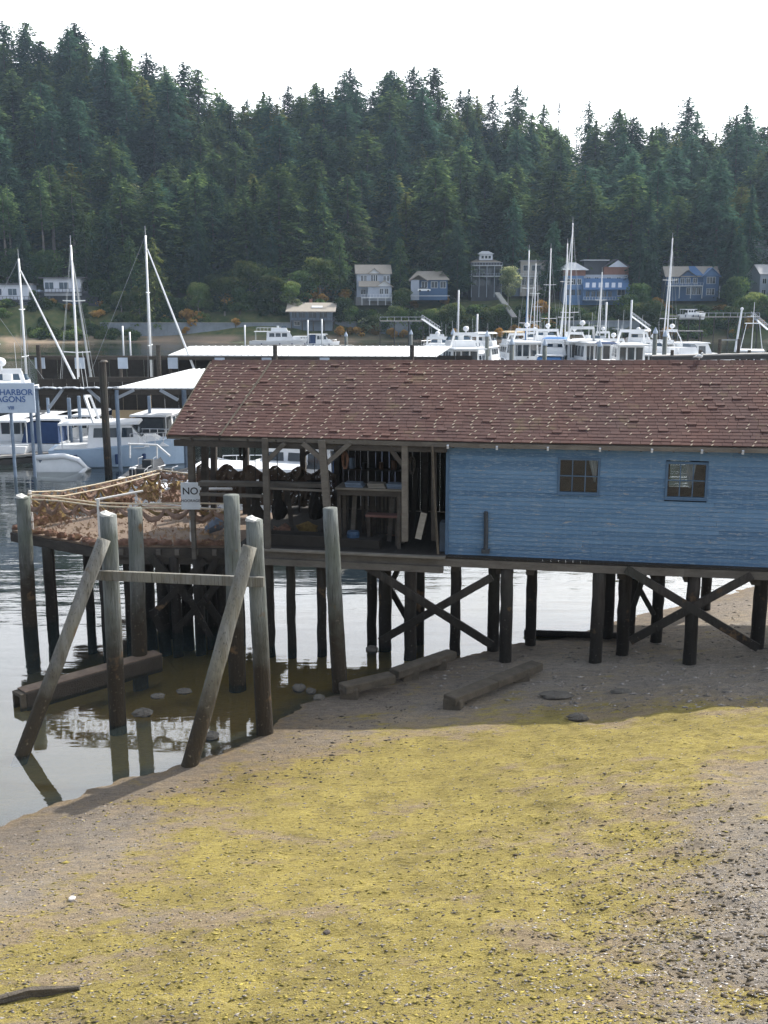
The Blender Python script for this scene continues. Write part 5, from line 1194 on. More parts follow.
sail('ketch',548,150,12,3.6,80,17,'ketch with two slim masts in the second rank left of the tallest mast',cover='bluec'); sail('sailboat',600,160,11,3.4,85,14,'sailboat with a short mast behind the large motor yacht')
sail('sailboat',535,165,11,3.4,95,15.5,'sailboat with a slim mast just right of the blue-jib sailboat')
# far yachts
motor('motor_yacht',280,232,13.5,4.2,4,'long white cabin yacht moored at the far dock left of two pale piles',ch=2.0,dome=False,arch=False)
motor('small_cruiser',322,228,7,2.6,10,'small dark-canopied cruiser at the far dock right of the long cabin yacht',fb=.8,fly=False,arch=False,canopy='navy')
motor('small_cruiser',306,233,6.5,2.5,-8,'small white runabout at the far dock between the cabin yacht and the piles',fb=.8,fly=False,arch=False,ch=1.3)
# dome-capped piles
def cpile(px,pyt,Y,r,label,capmat='palepanel',mat='pile_fg',grp='capped marina piles'):
    b=at(px,340,Y); t_=at(px,pyt,Y); o=empty('marina_pile',(b.x,Y,0),label,'pile',grp)
    m=MB(); m.tube([(b.x,Y,-3),(b.x,Y,t_.z)],r,10); m.build('shaft',mat,o,smooth=True)
    if capmat: m=MB(); m.tube([(b.x,Y,t_.z-.05),(b.x,Y,t_.z+.12),(b.x,Y,t_.z+.62)],[r*1.15,r*1.1,.03],10); m.build('cone_cap',capmat,o)
for px,py,Y,lab in [(346,336,150,'pile with a pale conical cap behind the white shed roof, right of the far dock'),(411,334,150,'pile with a pale conical cap near the right end of the white shed roof'),(453,334,117,'capped pile left of the flybridge cruiser cabin'),(487,336,120,'capped pile right of the flybridge cruiser cabin'),(545,345,109,'dark-topped capped pile by the blue-jib sailboat'),(655,333,114,'capped pile left of the lone mast'),(665,336,112,'capped pile at the foot of the lone mast'),(600,346,109,'capped pile below the large motor yacht'),(512,344,107,'dark capped pile between the cruisers left of the blue-jib sailboat')]: cpile(px,py,Y,.24,lab)
for px,py,Y,lab in [(308,320,226,'left one of two slim pale piles at the far dock'),(322,319,226,'right one of two slim pale piles at the far dock'),(123,326,200,'slim pale pile with a crossbar behind the left masts'),(130,332,200,'short slim pale pile behind the left masts'),(245,325,225,'slim pile left of the far cabin yacht'),(458,290,200,'slim tall pole in front of the garden left of the marina'),(605,302,180,'slim grey pole in front of the blue terrace house'),(630,300,180,'slim grey pole right of the radar dome cruiser'),(477,314,190,'slim pole behind the flybridge cruiser')]: cpile(px,py,Y,.16,lab,None,'alu','slim marina poles')
# docks
def dock(name,a,b,w,label,h=.45,mat='dock',piles=()):
    a=Vector(a);b=Vector(b); o=empty(name,a,label,'dock'); m=MB(); m.beam(Vector((a.x,a.y,h)),Vector((b.x,b.y,h)),w,.12); m.build('walkway',mat,o)
    m=MB(); m.beam(Vector((a.x,a.y,h*.3)),Vector((b.x,b.y,h*.3)),w*.94,h*.7); m.build('float','dockdark',o); return o
ax=at(245,342,228); bx=at(352,342,228); dock('floating_dock',(ax.x,228,0),(bx.x,228,0),2.4,'long floating dock in front of the far cabin yacht')
ax=at(655,300,80); bx=at(800,300,76)
# walkway with rail above the shed roof at right
o=empty('dock_walkway',(ax.x,80,0),'raised dark walkway with thin rail posts above the shed roof at right','dock')
m=MB(); m.beam(at(652,357,80),at(800,354,77),1.6,.25); m.build('deck','dock',o)
m=MB(); m.beam(at(652,359,79.2),at(800,356,76.2),.15,.3); m.build('stringer','dockdark',o)
for px in (719,738,749,672,700,768): 
    m=MB(); q=at(px,356,79); m.tube([(q.x,q.y,-3),(q.x,q.y,at(px,339 if px in(719,738) else 350,79).z)],.13,8); m.build('post','beam_dk',o)
m=MB(); m.tube([at(719,340,79),at(738,340,79)],.05,6); m.build('rail','wire',o)
dock('floating_dock',(at(430,300,145).x,145,0),(at(700,300,145).x,145,0),2.2,'main floating dock between the two ranks of white boats')
dock('floating_dock',(at(-20,300,57).x-4,57,0),(at(75,300,61).x,62,0),2.0,'dark floating dock below the harbor sign at the left')
# white gull-like fitting on roof ridge end is a small vent
p=P(699,361,3.0); gzr=RZ(onv(699,361,3.0)[0])+.03; q=.62; m=MB(); m.ball((p.x,p.y,gzr+.10),.10*q,10,7,sc_=(1.5,.8,.9)); m.ball((p.x+.11*q,p.y,gzr+.17),.05*q,8,6); m.tube([(p.x+.15*q,p.y,gzr+.165),(p.x+.22*q,p.y,gzr+.155)],[.01,.003],5); m.tube([(p.x-.1*q,p.y,gzr+.10),(p.x-.26*q,p.y,gzr+.07)],[.03,.01],6); m.tube([(p.x,p.y,gzr+.06),(p.x,p.y,gzr-.01)],.01,5); g=m.build('gull','white2',smooth=True); tag(g,'white gull sitting on the shed roof ridge at the right','gull')
# ---- left covered moorage: near shed
ns=empty('boat_shed',(at(120,400,56).x,56,0),'near open boat shed on posts with a sloping white metal roof left of the boathouse','boat shed')
zE=at(115,388,56).z
xl=at(36,388,56).x; xr=at(245,388,56).x
def roofq(pts,zt,th,nm,mat,par):
    m=MB(); m.hexa([Vector(p)-Vector((0,0,th)) for p in pts]+[Vector(p) for p in pts]); return m.build(nm,mat,par)
e0=at(113,388,56); e1=at(240,388,56); r0=at(190,369,66); r1=at(300,369,66)
m=MB(); K=22
for k in range(K):  # ribbed sheets
    a=e0.lerp(e1,k/K);b=e0.lerp(e1,(k+.96)/K);c=r0.lerp(r1,(k+.96)/K);d=r0.lerp(r1,k/K)
    m.hexa([q-Vector((0,0,.06)) for q in (a,b,c,d)]+[a,b,c,d]); m.beam(b+Vector((0,0,.02)),c+Vector((0,0,.02)),.04,.05)
m.build('roof','metalroof',ns)
m=MB(); x=xl
while x<e0.x+.3: m.beam((x,56.0,zE+.02),(x+.28,56.0,zE+.05*math.sin(x*5)),.5,.05); x+=.3
m.build('corrugated_edge','greymetal',ns)
m=MB(); m.beam((xl,56.1,zE-.22),(xr,56.1,zE-.22),.14,.3); m.beam((xl,64,zE-.1),(xr,64,zE-.1),.14,.3)
for k in range(2,5): x=xl+(xr-xl)*k/4; m.beam((x,56,zE-.25),(x,66,zE+.0),.12,.22)
m.build('beams','beam_dk',ns)
def spost(px,Y,pyt,r=.11,mat='blueboard'):
    b=at(px,420,Y); m=MB(); m.tube([(b.x,Y,-3),(b.x,Y,at(px,pyt,Y).z)],r,8); m.build('post',mat,ns)
for a in [(38,56,386,.13),(118,56,390,.11),(185,56,390,.13),(80,60,396,.1),(70,62,398,.12),(49,64,398,.1),(150,64,396,.1),(205,63,396,.12)]: spost(*a)
for a,b in [((49,408),(63,389)),((88,389),(102,402)),((117,398),(134,390)),((160,390),(178,400)),((186,402),(200,390))]:
    m=MB(); m.beam(at(*a,56),at(*b,56),.1,.16); m.build('knee_brace','greymetal',ns)
m=MB(); m.tube([(at(105,400,54.5).x,54.5,-3),(at(104,400,54.5).x,54.5,at(104,362,54.5).z)],.2,10); p=empty('marina_pile',(at(105,400,54.5).x,54.5,0),'thick black pile standing in front of the near boat shed','pile'); m.build('shaft','pile_dk',p)
m=MB(); q=at(104,362,54.5); m.tube([q,q+Vector((0,0,.1))],[.21,.15],10); m.build('top','beam_md',p)
# dark panels added behind the near shed, standing in for its interior shade
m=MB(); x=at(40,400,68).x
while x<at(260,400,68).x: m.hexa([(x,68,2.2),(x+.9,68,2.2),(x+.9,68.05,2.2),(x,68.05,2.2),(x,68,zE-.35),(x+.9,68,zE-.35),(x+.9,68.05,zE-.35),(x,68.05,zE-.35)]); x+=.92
m.build('shade_panel','darkint',ns)
# sign board
sb=empty('harbor_sign',(at(15,400,54).x,54,0),'pale blue-grey hanging board with blue harbor lettering at the left edge','sign')
s0=at(-24,383,54); s1=at(36,413,54)
m=MB(); m.box(((s0.x+s1.x)/2,54,(s0.z+s1.z)/2),(s1.x-s0.x,.08,s0.z-s1.z)); m.build('board','signboard',sb,bevel=.02)
off=wloc(sb)
for body,size,px,py in (('HARBOR',.44,16,392.5),('AGONS',.44,11,399.5),('VIII',.25,11,408)):
    q=at(px,py,53.94)-off; textmesh(body,size,'signtext','lettering',sb,Matrix.Translation(q)@L)
for px in (-20,10,30): m=MB(); b=at(px,400,54.15); m.tube([(b.x,54.15,-3),(b.x,54.15,s0.z)],.09,8); m.build('post','blueboard',sb)
# far long covered moorage
fs=empty('long_boat_shed',(at(300,350,82).x,82,0),'long covered moorage with a flat white roof behind the near boat shed and boathouse','boat shed')
zF=at(200,356,80).z
f0=at(168,355,80); f1=at(436,356.5,80); g0=at(190,346,100); g1=at(452,346,100)
m=MB(); K=40
for k in range(K):
    a=f0.lerp(f1,k/K);b=f0.lerp(f1,(k+.97)/K);c=g0.lerp(g1,(k+.97)/K);d=g0.lerp(g1,k/K)
    m.hexa([q-Vector((0,0,.08)) for q in (a,b,c,d)]+[a,b,c,d]); m.beam(b+Vector((0,0,.02)),c+Vector((0,0,.02)),.05,.05)
m.build('roof','metalroof',fs)
m=MB(); h0=at(28,354,80); m.beam((h0.x,80,zF-.12),(f1.x,80,zF-.2),.3,.28); m.build('fascia','beam_dk',fs)
for px in (35,75,118,168,215,262,320):
    m=MB(); a=at(px,357,79.8); b=at(px+7,368,79.8); m.box((a.x+.35,79.8,(a.z+b.z)/2-.05),(.75,.1,a.z-b.z)); m.build('hanging_panel','palepanel',fs)
    m=MB(); m.tube([(a.x+.1,80.1,-3),(a.x+.1,80.1,zF-.2)],.12,8); m.build('post','beam_dk',fs)
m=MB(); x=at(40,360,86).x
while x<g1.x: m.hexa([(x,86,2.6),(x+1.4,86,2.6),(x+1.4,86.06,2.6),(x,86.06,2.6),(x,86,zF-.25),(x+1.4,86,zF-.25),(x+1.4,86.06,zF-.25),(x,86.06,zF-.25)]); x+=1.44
m.build('shade_panel','darkint',fs)  # dark sheet added under the roof to stand for the shaded moorage interior
for px,lab in ((275,'dark pile stub poking above the white moorage roof at its left part'),(412,'dark pile poking above the white moorage roof at its right end'),(38,'grey pile at the left corner of the long moorage'),(158,'dark pile in front of the long moorage left of the white roof')):
    q=at(px,345,79); m=MB(); m.tube([(q.x,79,-3),(q.x,79,q.z)],.17,8); o=empty('marina_pile',(q.x,79,0),lab,'pile'); m.build('shaft','beam_dk',o)
# boats of the left basin
motor('motor_cruiser',6,68,11,3.8,100,'white cabin cruiser with a flybridge at the left edge above the harbor sign',dome=True,bim=None,ch=1.9,fb=1.3,zo=0)
sail('sailboat',4,72,10,3.3,170,9.0,'white sailboat with two close spars at the far left edge',furl='white')
m=MB(); q0=at(-4,262,74); q1=at(31,360,74); 
sail('sailboat',12,78,11,3.4,5,12.4,'white sailboat with a slanting furled sail at the left edge',furl='white')
sail('sailboat',73,76,10,3.3,90,13.3,'white sailboat with a bare thick mast left of the stayed one',furl='wire',boom=False)
sail('sailboat',139,80,10.5,3.4,3,14.2,'white sailboat with a slanting white furled jib left of the white roof',furl='white',boom=False)
for px,Y,rz,lab,cn in [(48,72,85,'white runabout under the long moorage between the first hanging panels',None),(90,73,95,'white cruiser with a tan canopy under the long moorage','tanc'),(64,76,90,'white cruiser behind the runabout under the long moorage',None),(140,74,88,'white boat with a tan canopy beside the dark pile under the long moorage','tanc'),(115,76,92,'white boat deep under the long moorage behind the black pile','navy')]:
    motor('moored_cruiser',px,Y,8,3.0,rz,lab,fb=random.uniform(1.1,1.6),ch=random.uniform(1.6,2.2),fly=False,arch=False,canopy=cn)
for px,Y,rz,lab,cn in [(18,63,92,'low white boat below the harbor sign',None),(55,64,88,'low white boat seen under the near shed behind its left posts','navy'),(85,66,90,'white cabin boat seen under the near shed behind the dinghy cruiser',None),(160,66,85,'dark-covered boat in the shade of the near shed','blackc')]:
    motor('shed_boat',px,Y,7.5,2.8,rz,lab,fb=.9,ch=1.3,fly=False,arch=False,canopy=cn)
# cruiser with dinghy on its stern
t=motor('stern_dinghy_cruiser',114,58.5,7.5,2.9,8,'pale blue-hulled cruiser with a white radar arch inside the near shed',fb=1.05,ch=1.3,fly=False,arch=True,dome=False,hullc='palebl')
dg=at(62,450,56.3); o=empty('dinghy',(dg.x,56.3,.1),'white dinghy tipped on its side at the stern of the pale blue cruiser','dinghy'); o.rotation_euler=(R(78),0,R(2))
m=MB(); h_=hull(2.9,1.35,.42,.2,.8); h_.build('hull','white2',o,world=False,smooth=True)
m=MB()
for s in (-1,1): m.tube([(-1.35,s*.6,.5),(.2,s*.68,.52),(1.0,s*.45,.6),(1.45,0,.68)],[.15,.16,.15,.1],9)
m.build('tube','white',o,world=False,smooth=True)
# outboard skiff cluster under the roof corner
def skiff(px,Y,rz,label):
    x=at(px,440,Y).x; t=empty('outboard_skiff',(x,Y,0),label,'skiff'); t.rotation_euler=(0,0,R(rz)); hull(4.2,1.7,.55,.2,.85).build('hull','black',t,world=False)
    m=MB(); m.box((-2.3,0,.75),(.34,.3,.5)); m.box((-2.35,0,.2),(.14,.12,.8)); m.build('outboard_motor','black',t,world=False,bevel=.05); m=MB(); m.box((-2.3,0,1.02),(.30,.28,.06)); m.build('motor_cap','white2',t,world=False)
    m=MB(); m.box((.1,0,.75),(.4,.5,.7)); m.build('console','blackc',t,world=False,bevel=.04)
    for s in (-1,1): m=MB(); m.tube([(-.2,s*.4,.5),(-.2,s*.4,1.2),(.4,s*.35,1.2)],.02,5); m.build('grab_rail','steel',t,world=False)
for px,Y,rz,lab in [(140,50,80,'black outboard skiff leftmost under the near shed edge'),(152,49,95,'black outboard skiff in the middle beneath the white bent rail'),(166,50,70,'black outboard skiff by the left corner of the boathouse roof'),(146,53,85,'black outboard skiff behind the leftmost one')]: skiff(px,Y,rz,lab)
m=MB(); m.tube([at(128,444,48),at(157,445,48),at(170,456,47.5)],.05,7); m.tube([at(157,445,48),at(157,458,48)],.04,6); m.tube([at(130,444,48),at(130,458,48)],.04,6); tag(m.build('bent_rail','white_pipe'),'white bent tubular rail over the skiffs beside the shed','rail')
# boats seen through the open bay
motor('moored_cruiser',222,43,8.0,2.9,175,'white and dark runabout seen through the left gap of the open bay',fb=1.0,ch=1.2,fly=False,arch=False,canopy=None)
motor('moored_cruiser',300,45,9.0,3.2,160,'large white cruiser seen through the middle of the open bay',fb=1.3,ch=1.6,fly=False,arch=False,canopy='navy')
dock('floating_dock',(at(180,300,38).x,38,0),(at(345,300,36.5).x,36.5,0),1.5,'short pale floating dock seen through the open bay behind the nets')
# ================================================================== FAR SHORE: houses, walls, docks
WALLM={}
def hm(nm,c): 
    if nm not in M: M[nm]=house_mat(nm,c)
    return nm
def hbox(m,x0,x1,y0,y1,z0,z1): m.hexa([(x0,y0,z0),(x1,y0,z0),(x1,y1,z0),(x0,y1,z0),(x0,y0,z1),(x1,y0,z1),(x1,y1,z1),(x0,y1,z1)])
def gable(m,x0,x1,y0,y1,z0,h,axis='x',ov=.5,th=.22):
    # axis = ridge direction; solid roof slabs
    if axis=='x':
        ym=(y0+y1)/2
        for a,b in ((y0-ov,ym),(y1+ov,ym)):
            zA=z0-h*ov/(ym-y0); m.hexa([(x0-ov,a,zA),(x1+ov,a,zA),(x1+ov,b,z0+h),(x0-ov,b,z0+h),(x0-ov,a,zA+th),(x1+ov,a,zA+th),(x1+ov,b,z0+h+th),(x0-ov,b,z0+h+th)])
    else:
        xm=(x0+x1)/2
        for a,b in ((x0-ov,xm),(x1+ov,xm)):
            zA=z0-h*ov/(xm-x0); m.hexa([(a,y0-ov,zA),(b,y0-ov,z0+h),(b,y1+ov,z0+h),(a,y1+ov,zA),(a,y0-ov,zA+th),(b,y0-ov,z0+h+th),(b,y1+ov,z0+h+th),(a,y1+ov,zA+th)])
def gable_wall(m,x0,x1,y0,y1,z0,h,axis,which=None):
    if axis=='x':
        for xx in ((x0,) if which==0 else (x1-.2,)): m.add([(xx,y0,z0),(xx,y1,z0),(xx,(y0+y1)/2,z0+h),(xx+.2,y0,z0),(xx+.2,y1,z0),(xx+.2,(y0+y1)/2,z0+h)],[(0,1,2),(5,4,3),(0,3,4,1),(1,4,5,2),(2,5,3,0)])
    else:
        for yy in ((y0,) if which in (0,None) else (y1-.2,)): m.add([(x0,yy,z0),(x1,yy,z0),((x0+x1)/2,yy,z0+h),(x0,yy+.2,z0),(x1,yy+.2,z0),((x0+x1)/2,yy+.2,z0+h)],[(0,1,2),(5,4,3),(0,3,4,1),(1,4,5,2),(2,5,3,0)])
def hip(m,x0,x1,y0,y1,z0,h,ov=.5,rid=.4):
    a,b,c,d=x0-ov,x1+ov,y0-ov,y1+ov; xm=(a+b)/2; w=(b-a)*rid/2; ym=(c+d)/2
    m.add([(a,c,z0),(b,c,z0),(b,d,z0),(a,d,z0),(xm-w,ym,z0+h),(xm+w,ym,z0+h)],[(0,3,2,1),(0,1,5,4),(2,3,4,5),(1,2,5),(3,0,4)])
class House:
    def __init__(s,px,py,Y,label,rz=0,name='house'):
        p=at(px,py,Y); s.o=empty(name,(p.x,p.y,p.z+(.5 if py<302 else 0)),label,'house',None,R(rz)); s.o.scale=(.84,.84,.82) if label.startswith(('blue terr','large deep','dark modern','beige','pale grey','grey-blue')) else (1,1,1)
    def part(s,nm,mat,fn,par=None):
        m=MB(); fn(m); return m.build(nm,mat,par or s.o,world=False)
    def wall(s,x0,x1,y0,y1,z0,z1,mat,nm='wall'):
        if nm=='wall' and -3.1<=z0<=0: z0-=1.2
        return s.part(nm,mat,lambda m:hbox(m,x0,x1,y0,y1,z0,z1))
    def window(s,x,z,w,h,y,tr='trimw',gl='glass',mull=1):
        f=.1
        def fr(m):
            hbox(m,x-w/2-f,x+w/2+f,y-.08,y+.02,z-f,z); hbox(m,x-w/2-f,x+w/2+f,y-.08,y+.02,z+h,z+h+f); hbox(m,x-w/2-f,x-w/2,y-.08,y+.02,z,z+h); hbox(m,x+w/2,x+w/2+f,y-.08,y+.02,z,z+h)
            for i in range(1,mull+1): q=x-w/2+w*i/(mull+1); hbox(m,q-.04,q+.04,y-.08,y-.045,z,z+h)
        a=s.part('window',tr,fr); s.part('pane',gl,lambda m:hbox(m,x-w/2,x+w/2,y-.04,y-.01,z,z+h),a)
    def rail(s,x0,x1,y,z,h=1.0,mat='trimw'):
        def f(m):
            hbox(m,x0,x1,y-.05,y+.05,z+h-.08,z+h); hbox(m,x0,x1,y-.04,y+.04,z+.1,z+.16); n=max(2,int((x1-x0)/.9))
            for i in range(n+1): q=x0+(x1-x0)*i/n; hbox(m,q-.05,q+.05,y-.05,y+.05,z,z+h)
        s.part('railing',mat,f)
    def roof(s,x0,x1,y0,y1,z0,h,axis,mat,wallmat=None,ov=.5):
        r=s.part('roof',mat,lambda m:gable(m,x0,x1,y0,y1,z0,h,axis,ov))
        if wallmat:
            for wh in (0,1): s.part('gable_wall',wallmat,lambda m:gable_wall(m,x0,x1,y0,y1,z0,h,axis,wh))
        return r
    def posts(s,xs_,y,z0,z1,mat='beam_md',w=.25):
        for x in xs_: s.part('post',mat,lambda m:hbox(m,x-w/2,x+w/2,y-w/2,y+w/2,z0,z1))
hm('trimw',(.62,.64,.66)); hm('roofgrey',(.34,.34,.35)); hm('rooftan',(.36,.32,.27)); hm('roofdark',(.10,.10,.11)); hm('roofbrown',(.16,.12,.10)); hm('greywall',(.36,.40,.47)); hm('bluewall',(.065,.12,.22)); hm('bluewall2',(.11,.20,.36)); hm('tealwall',(.16,.20,.25)); hm('darkwall',(.07,.075,.09)); hm('beigewall',(.40,.37,.33)); hm('whitewall',(.62,.65,.72)); hm('brickwall',(.24,.12,.09)); hm('roofblue',(.08,.16,.31)); hm('foundation',(.20,.20,.20))
s_=lambda px,Y: px*Y/1024
# grey gabled two-storey house
Y_=276; h=House(372,299,Y_,'pale grey gabled two-storey house on the far bank below the pale olive tree',4)
h.wall(-4.6,3.2,3,11,0,7.8,'greywall'); h.wall(-1.2,6.2,0,4,0,3.4,'greywall'); h.wall(-5,6.6,2.2,11.4,-2.6,0,'foundation','foundation')
r=h.roof(-4.6,6.0,3,11,7.6,2.6,'x','rooftan','greywall'); h.wall(3.1,6.0,3,11,0,7.8,'greywall')
h.part('dormer_roof','rooftan',lambda m:gable(m,-.8,2.6,2.4,7,7.6,1.4,'y',.4),r); h.part('dormer_gable','trimw',lambda m:gable_wall(m,-.8,2.6,2.5,4,7.5,1.4,'y'))
r2=h.roof(1.5,6.2,-.4,4,3.4,1.6,'y','rooftan','trimw'); h.roof(-3.6,2.0,.2,5.0,3.5,1.4,'x','rooftan')
for x in (-2.9,-1.9): h.window(x,5.1,.7,1.7,3)
for x in (.2,.9,1.6): h.window(x,5.0,.5,2.0,2.95,mull=0)
for x in (4.2,5.2): h.window(x,5.1,.7,1.6,3)
for x in (-2.6,-.4): h.window(x,.9,1.5,1.5,.2 if x>-1 else 3)
for x in (3.0,4.6): h.window(x,1.0,1.1,1.6,0)
h.rail(-3.4,6.2,-1.0,-.1); h.wall(-3.4,6.2,-1.1,0,-.35,-.1,'trimw','porch_deck'); h.posts((-3.2,-.8,1.8,4.2,6.0),-.9,-2.6,-.1,'trimw',.2)
# blue bungalow
h=House(429,292,278,'small blue bungalow with a low tan roof right of the grey gabled house',-3)
h.wall(-4.8,4.9,0,7,-1.4,2.7,'bluewall'); h.wall(-4.8,-2.6,-1.6,0,-1.4,2.6,'greywall')
h.part('roof','rooftan',lambda m:hip(m,-4.8,4.9,-.3,7,2.6,2.4,.6,.62)); h.part('porch_gable','rooftan',lambda m:gable(m,-4.9,-.6,-1.8,3,2.5,1.3,'y',.4))
for x,w in ((-1.2,1.4),(1.4,1.6),(3.7,1.4)): h.window(x,.6,w,1.5,0)
h.part('parked_trailer_deck','trimw',lambda m:hbox(m,-5,5.5,-2.2,-1.7,-1.6,-1.45)); 
# garage-side car
p=at(424,291,275); c=empty('parked_car',(p.x,275,p.z-.2),'small white car parked before the blue bungalow','car')
m=MB(); m.prism([(-2.1,.3),(2.1,.3),(2.15,.8),(1.2,.92),(-2.0,.95)],-.85,.85); m.build('body','white',c,world=False)
m=MB(); m.prism([(-1.7,.93),(1.1,.9),(.5,1.4),(-1.3,1.42)],-.75,.75); m.build('cabin_glass','glass',c,world=False)
for x in (-1.35,1.35):
    for y in (-.8,.8): m=MB(); m.tube([(x,y-.1,.32),(x,y+.1,.32)],.32,12); m.build('wheel','black',c,world=False)
c.scale=(.8,.8,.8)
# brown-roofed cottage
h=House(311,326,268,'low dark cottage with a broad grey-brown roof and skylight near the waterline',-2,)
h.wall(-5.4,5.4,0,7,0,3.9,'tealwall'); h.wall(-5.0,6.2,-2.2,0,1.2,1.45,'darkwall','deck'); h.rail(-5.0,6.2,-2.2,1.45,.9,'darkwall'); h.posts((-4.8,-2,.8,3.6,6.0),-2,-1.2,1.2,'beam_dk')
r=h.roof(-5.6,5.8,-1.2,7.6,3.8,1.9,'x','rooftan','tealwall',.7); h.part('skylight','white',lambda m:m.hexa([(.2,-.1,4.62),(3.0,-.1,4.62),(3.0,.9,5.05),(.2,.9,5.05),(.2,-.1,4.70),(3.0,-.1,4.70),(3.0,.9,5.13),(.2,.9,5.13)]),r)
h.part('chimney','brickwall',lambda m:hbox(m,-.8,-.1,4,4.7,4.8,6.8),r)
for x,w in ((-4.3,1.2),(-2.2,1.6),(.4,2.0),(3.2,1.8)): h.window(x,2.1,w,1.4,0,'tealwall')
h.window(-3.6,.2,1.4,.9,0,'trimw')
h=House(297,297,281,'small dark shed-roofed cabin behind the brown-roofed cottage',0,'cabin'); h.wall(-2.3,2.3,0,5,-2,3.6,'tealwall'); h.part('roof','rooftan',lambda m:m.hexa([(-2.9,-.8,3.4),(2.9,-.8,3.4),(2.9,5.4,4.4),(-2.9,5.4,4.4),(-2.9,-.8,3.65),(2.9,-.8,3.65),(2.9,5.4,4.65),(-2.9,5.4,4.65)])); h.window(-.6,1.0,.9,1.6,0); h.window(1.1,1.0,.7,1.6,0)
# modern dark house with a white top
h=House(486,290,288,'dark modern stacked house with wide balconies and a white lookout on top',3)
h.wall(-4.8,4.8,0,8,-3,8.4,'darkwall'); h.wall(-5.2,5.0,-1.4,.2,3.7,3.95,'trimw','balcony'); h.wall(-5.2,5.0,-1.4,.2,7.2,7.4,'trimw','balcony'); h.rail(-5.2,5.0,-1.4,3.95,.9,'greywall'); h.rail(-5.2,5.0,-1.4,7.4,.9,'greywall')
h.part('roof','rooftan',lambda m:hip(m,-4.4,4.4,.4,8,8.4,1.3,.8,.5)); h.wall(-2.2,2.2,1.5,5,9.2,11.2,'whitewall','lookout'); h.part('lookout_roof','trimw',lambda m:hip(m,-2.4,2.4,1.3,5.2,11.2,1.0,.3,.4)); 
for x in (-3.4,-1.2,1.2,3.4): h.window(x,4.5,1.7,2.1,0,'darkwall'); h.window(x,.8,1.7,2.0,0,'darkwall')
for x in (-1.1,.1,1.2): h.window(x,9.7,.8,.9,1.5,'trimw',mull=0)
h.posts((-5,-2.5,0,2.5,4.8),-1.3,-3,7.2,'greywall',.2)
# grey beige modern house
h=House(532,288,286,'beige modern box house with a large upper window right of the spreading madrone',-4)
h.wall(-3.8,4.2,0,7,-2,8.0,'beigewall'); h.wall(-7.5,-3.8,1,7,-2,5.4,'tealwall'); h.part('roof','roofgrey',lambda m:hbox(m,-4.2,4.6,-.6,7.4,8.0,8.35)); h.part('wing_roof','roofgrey',lambda m:hbox(m,-7.9,-3.85,.4,7.4,5.4,5.7)); h.window(1.2,5.0,2.8,1.7,0); h.window(-2.0,5.0,1.8,1.7,0,mull=0); h.wall(-3.9,4.3,-1.5,0,3.0,3.2,'trimw','balcony'); h.rail(-3.9,4.3,-1.5,3.2)
for x in (-2.6,-.4,1.8,3.2): h.window(x,.4,1.2,2.0,0)
h.window(-5.6,2.6,1.6,1.6,1); h.posts((-3.6,-.9,1.7,4.1),-1.4,-2,3,'trimw',.18)
# blue terrace house
h=House(601,300,282,'blue terraced house with a glazed lower roof beneath a brick upper floor',2)
h.wall(-12,-5.6,1,8,-1,7.2,'bluewall2'); h.part('roof','trimw',lambda m:hip(m,-12.6,-4.8,1,8.6,9.0,2.6,.7,.25)); h.wall(-12.2,-5.0,1.4,8,7.2,9.0,'brickwall','upper_wall')
h.wall(-6,9.4,0,7,-1,3.6,'bluewall2'); r=h.part('glazed_roof','roofblue',lambda m:m.hexa([(-6.2,-1.6,2.6),(8.8,-1.6,2.6),(9.4,3,6.2),(-5.6,3,6.2),(-6.2,-1.6,2.85),(8.8,-1.6,2.85),(9.4,3,6.45),(-5.6,3,6.45)]))
for i in range(6): h.part('skylight','whitewall',lambda m:m.hexa([(-5.4+i*2.1,-.9,3.36),(-4.2+i*2.1,-.9,3.36),(-3.7+i*2.1,1.0,4.85),(-4.9+i*2.1,1.0,4.85),(-5.4+i*2.1,-.9,3.5),(-4.2+i*2.1,-.9,3.5),(-3.7+i*2.1,1.0,4.99),(-4.9+i*2.1,1.0,4.99)]),r)
h.wall(-5.5,9.2,3,9,3.6,7.6,'greywall','middle_wall'); h.wall(1.5,9.6,4,9,7.6,10.2,'brickwall','brick_wall'); h.wall(-4.8,1.5,5,9,7.6,10.2,'darkwall','link_wall')
h.part('flat_roof','trimw',lambda m:hbox(m,-5.2,3.2,3.6,9.5,12.2,12.45)); h.wall(-4.6,2.8,5,9,10.2,12.2,'darkwall','clerestory')
h.part('brick_roof','roofdark',lambda m:gable(m,1.5,9.8,4,9.6,10.1,2.4,'y',.5)); h.part('white_gable','whitewall',lambda m:gable_wall(m,2.8,9.2,3.7,5,10.1,2.2,'y'))
for x in (-4.4,-2.6,-.8,1.0,2.8): h.window(x,.4,1.2,1.8,0,'bluewall2')
h.window(6.4,.9,2.4,2.0,0,'trimw'); 
for x in (-10.8,-8.9,-7.0): h.window(x,4.4,1.2,1.7,1,'trimw')
for x in (-10.8,-8.9,-7.0): h.window(x,1.0,1.2,1.7,1,'bluewall')
for x in (-3.6,-1.0,3.0,6.2): h.window(x,5.4,1.3,1.3,3,'trimw')
h.rail(-6.2,9.6,-2.6,-.6,1.0); h.wall(-6.2,9.6,-2.7,0,-.9,-.6,'tealwall','terrace')
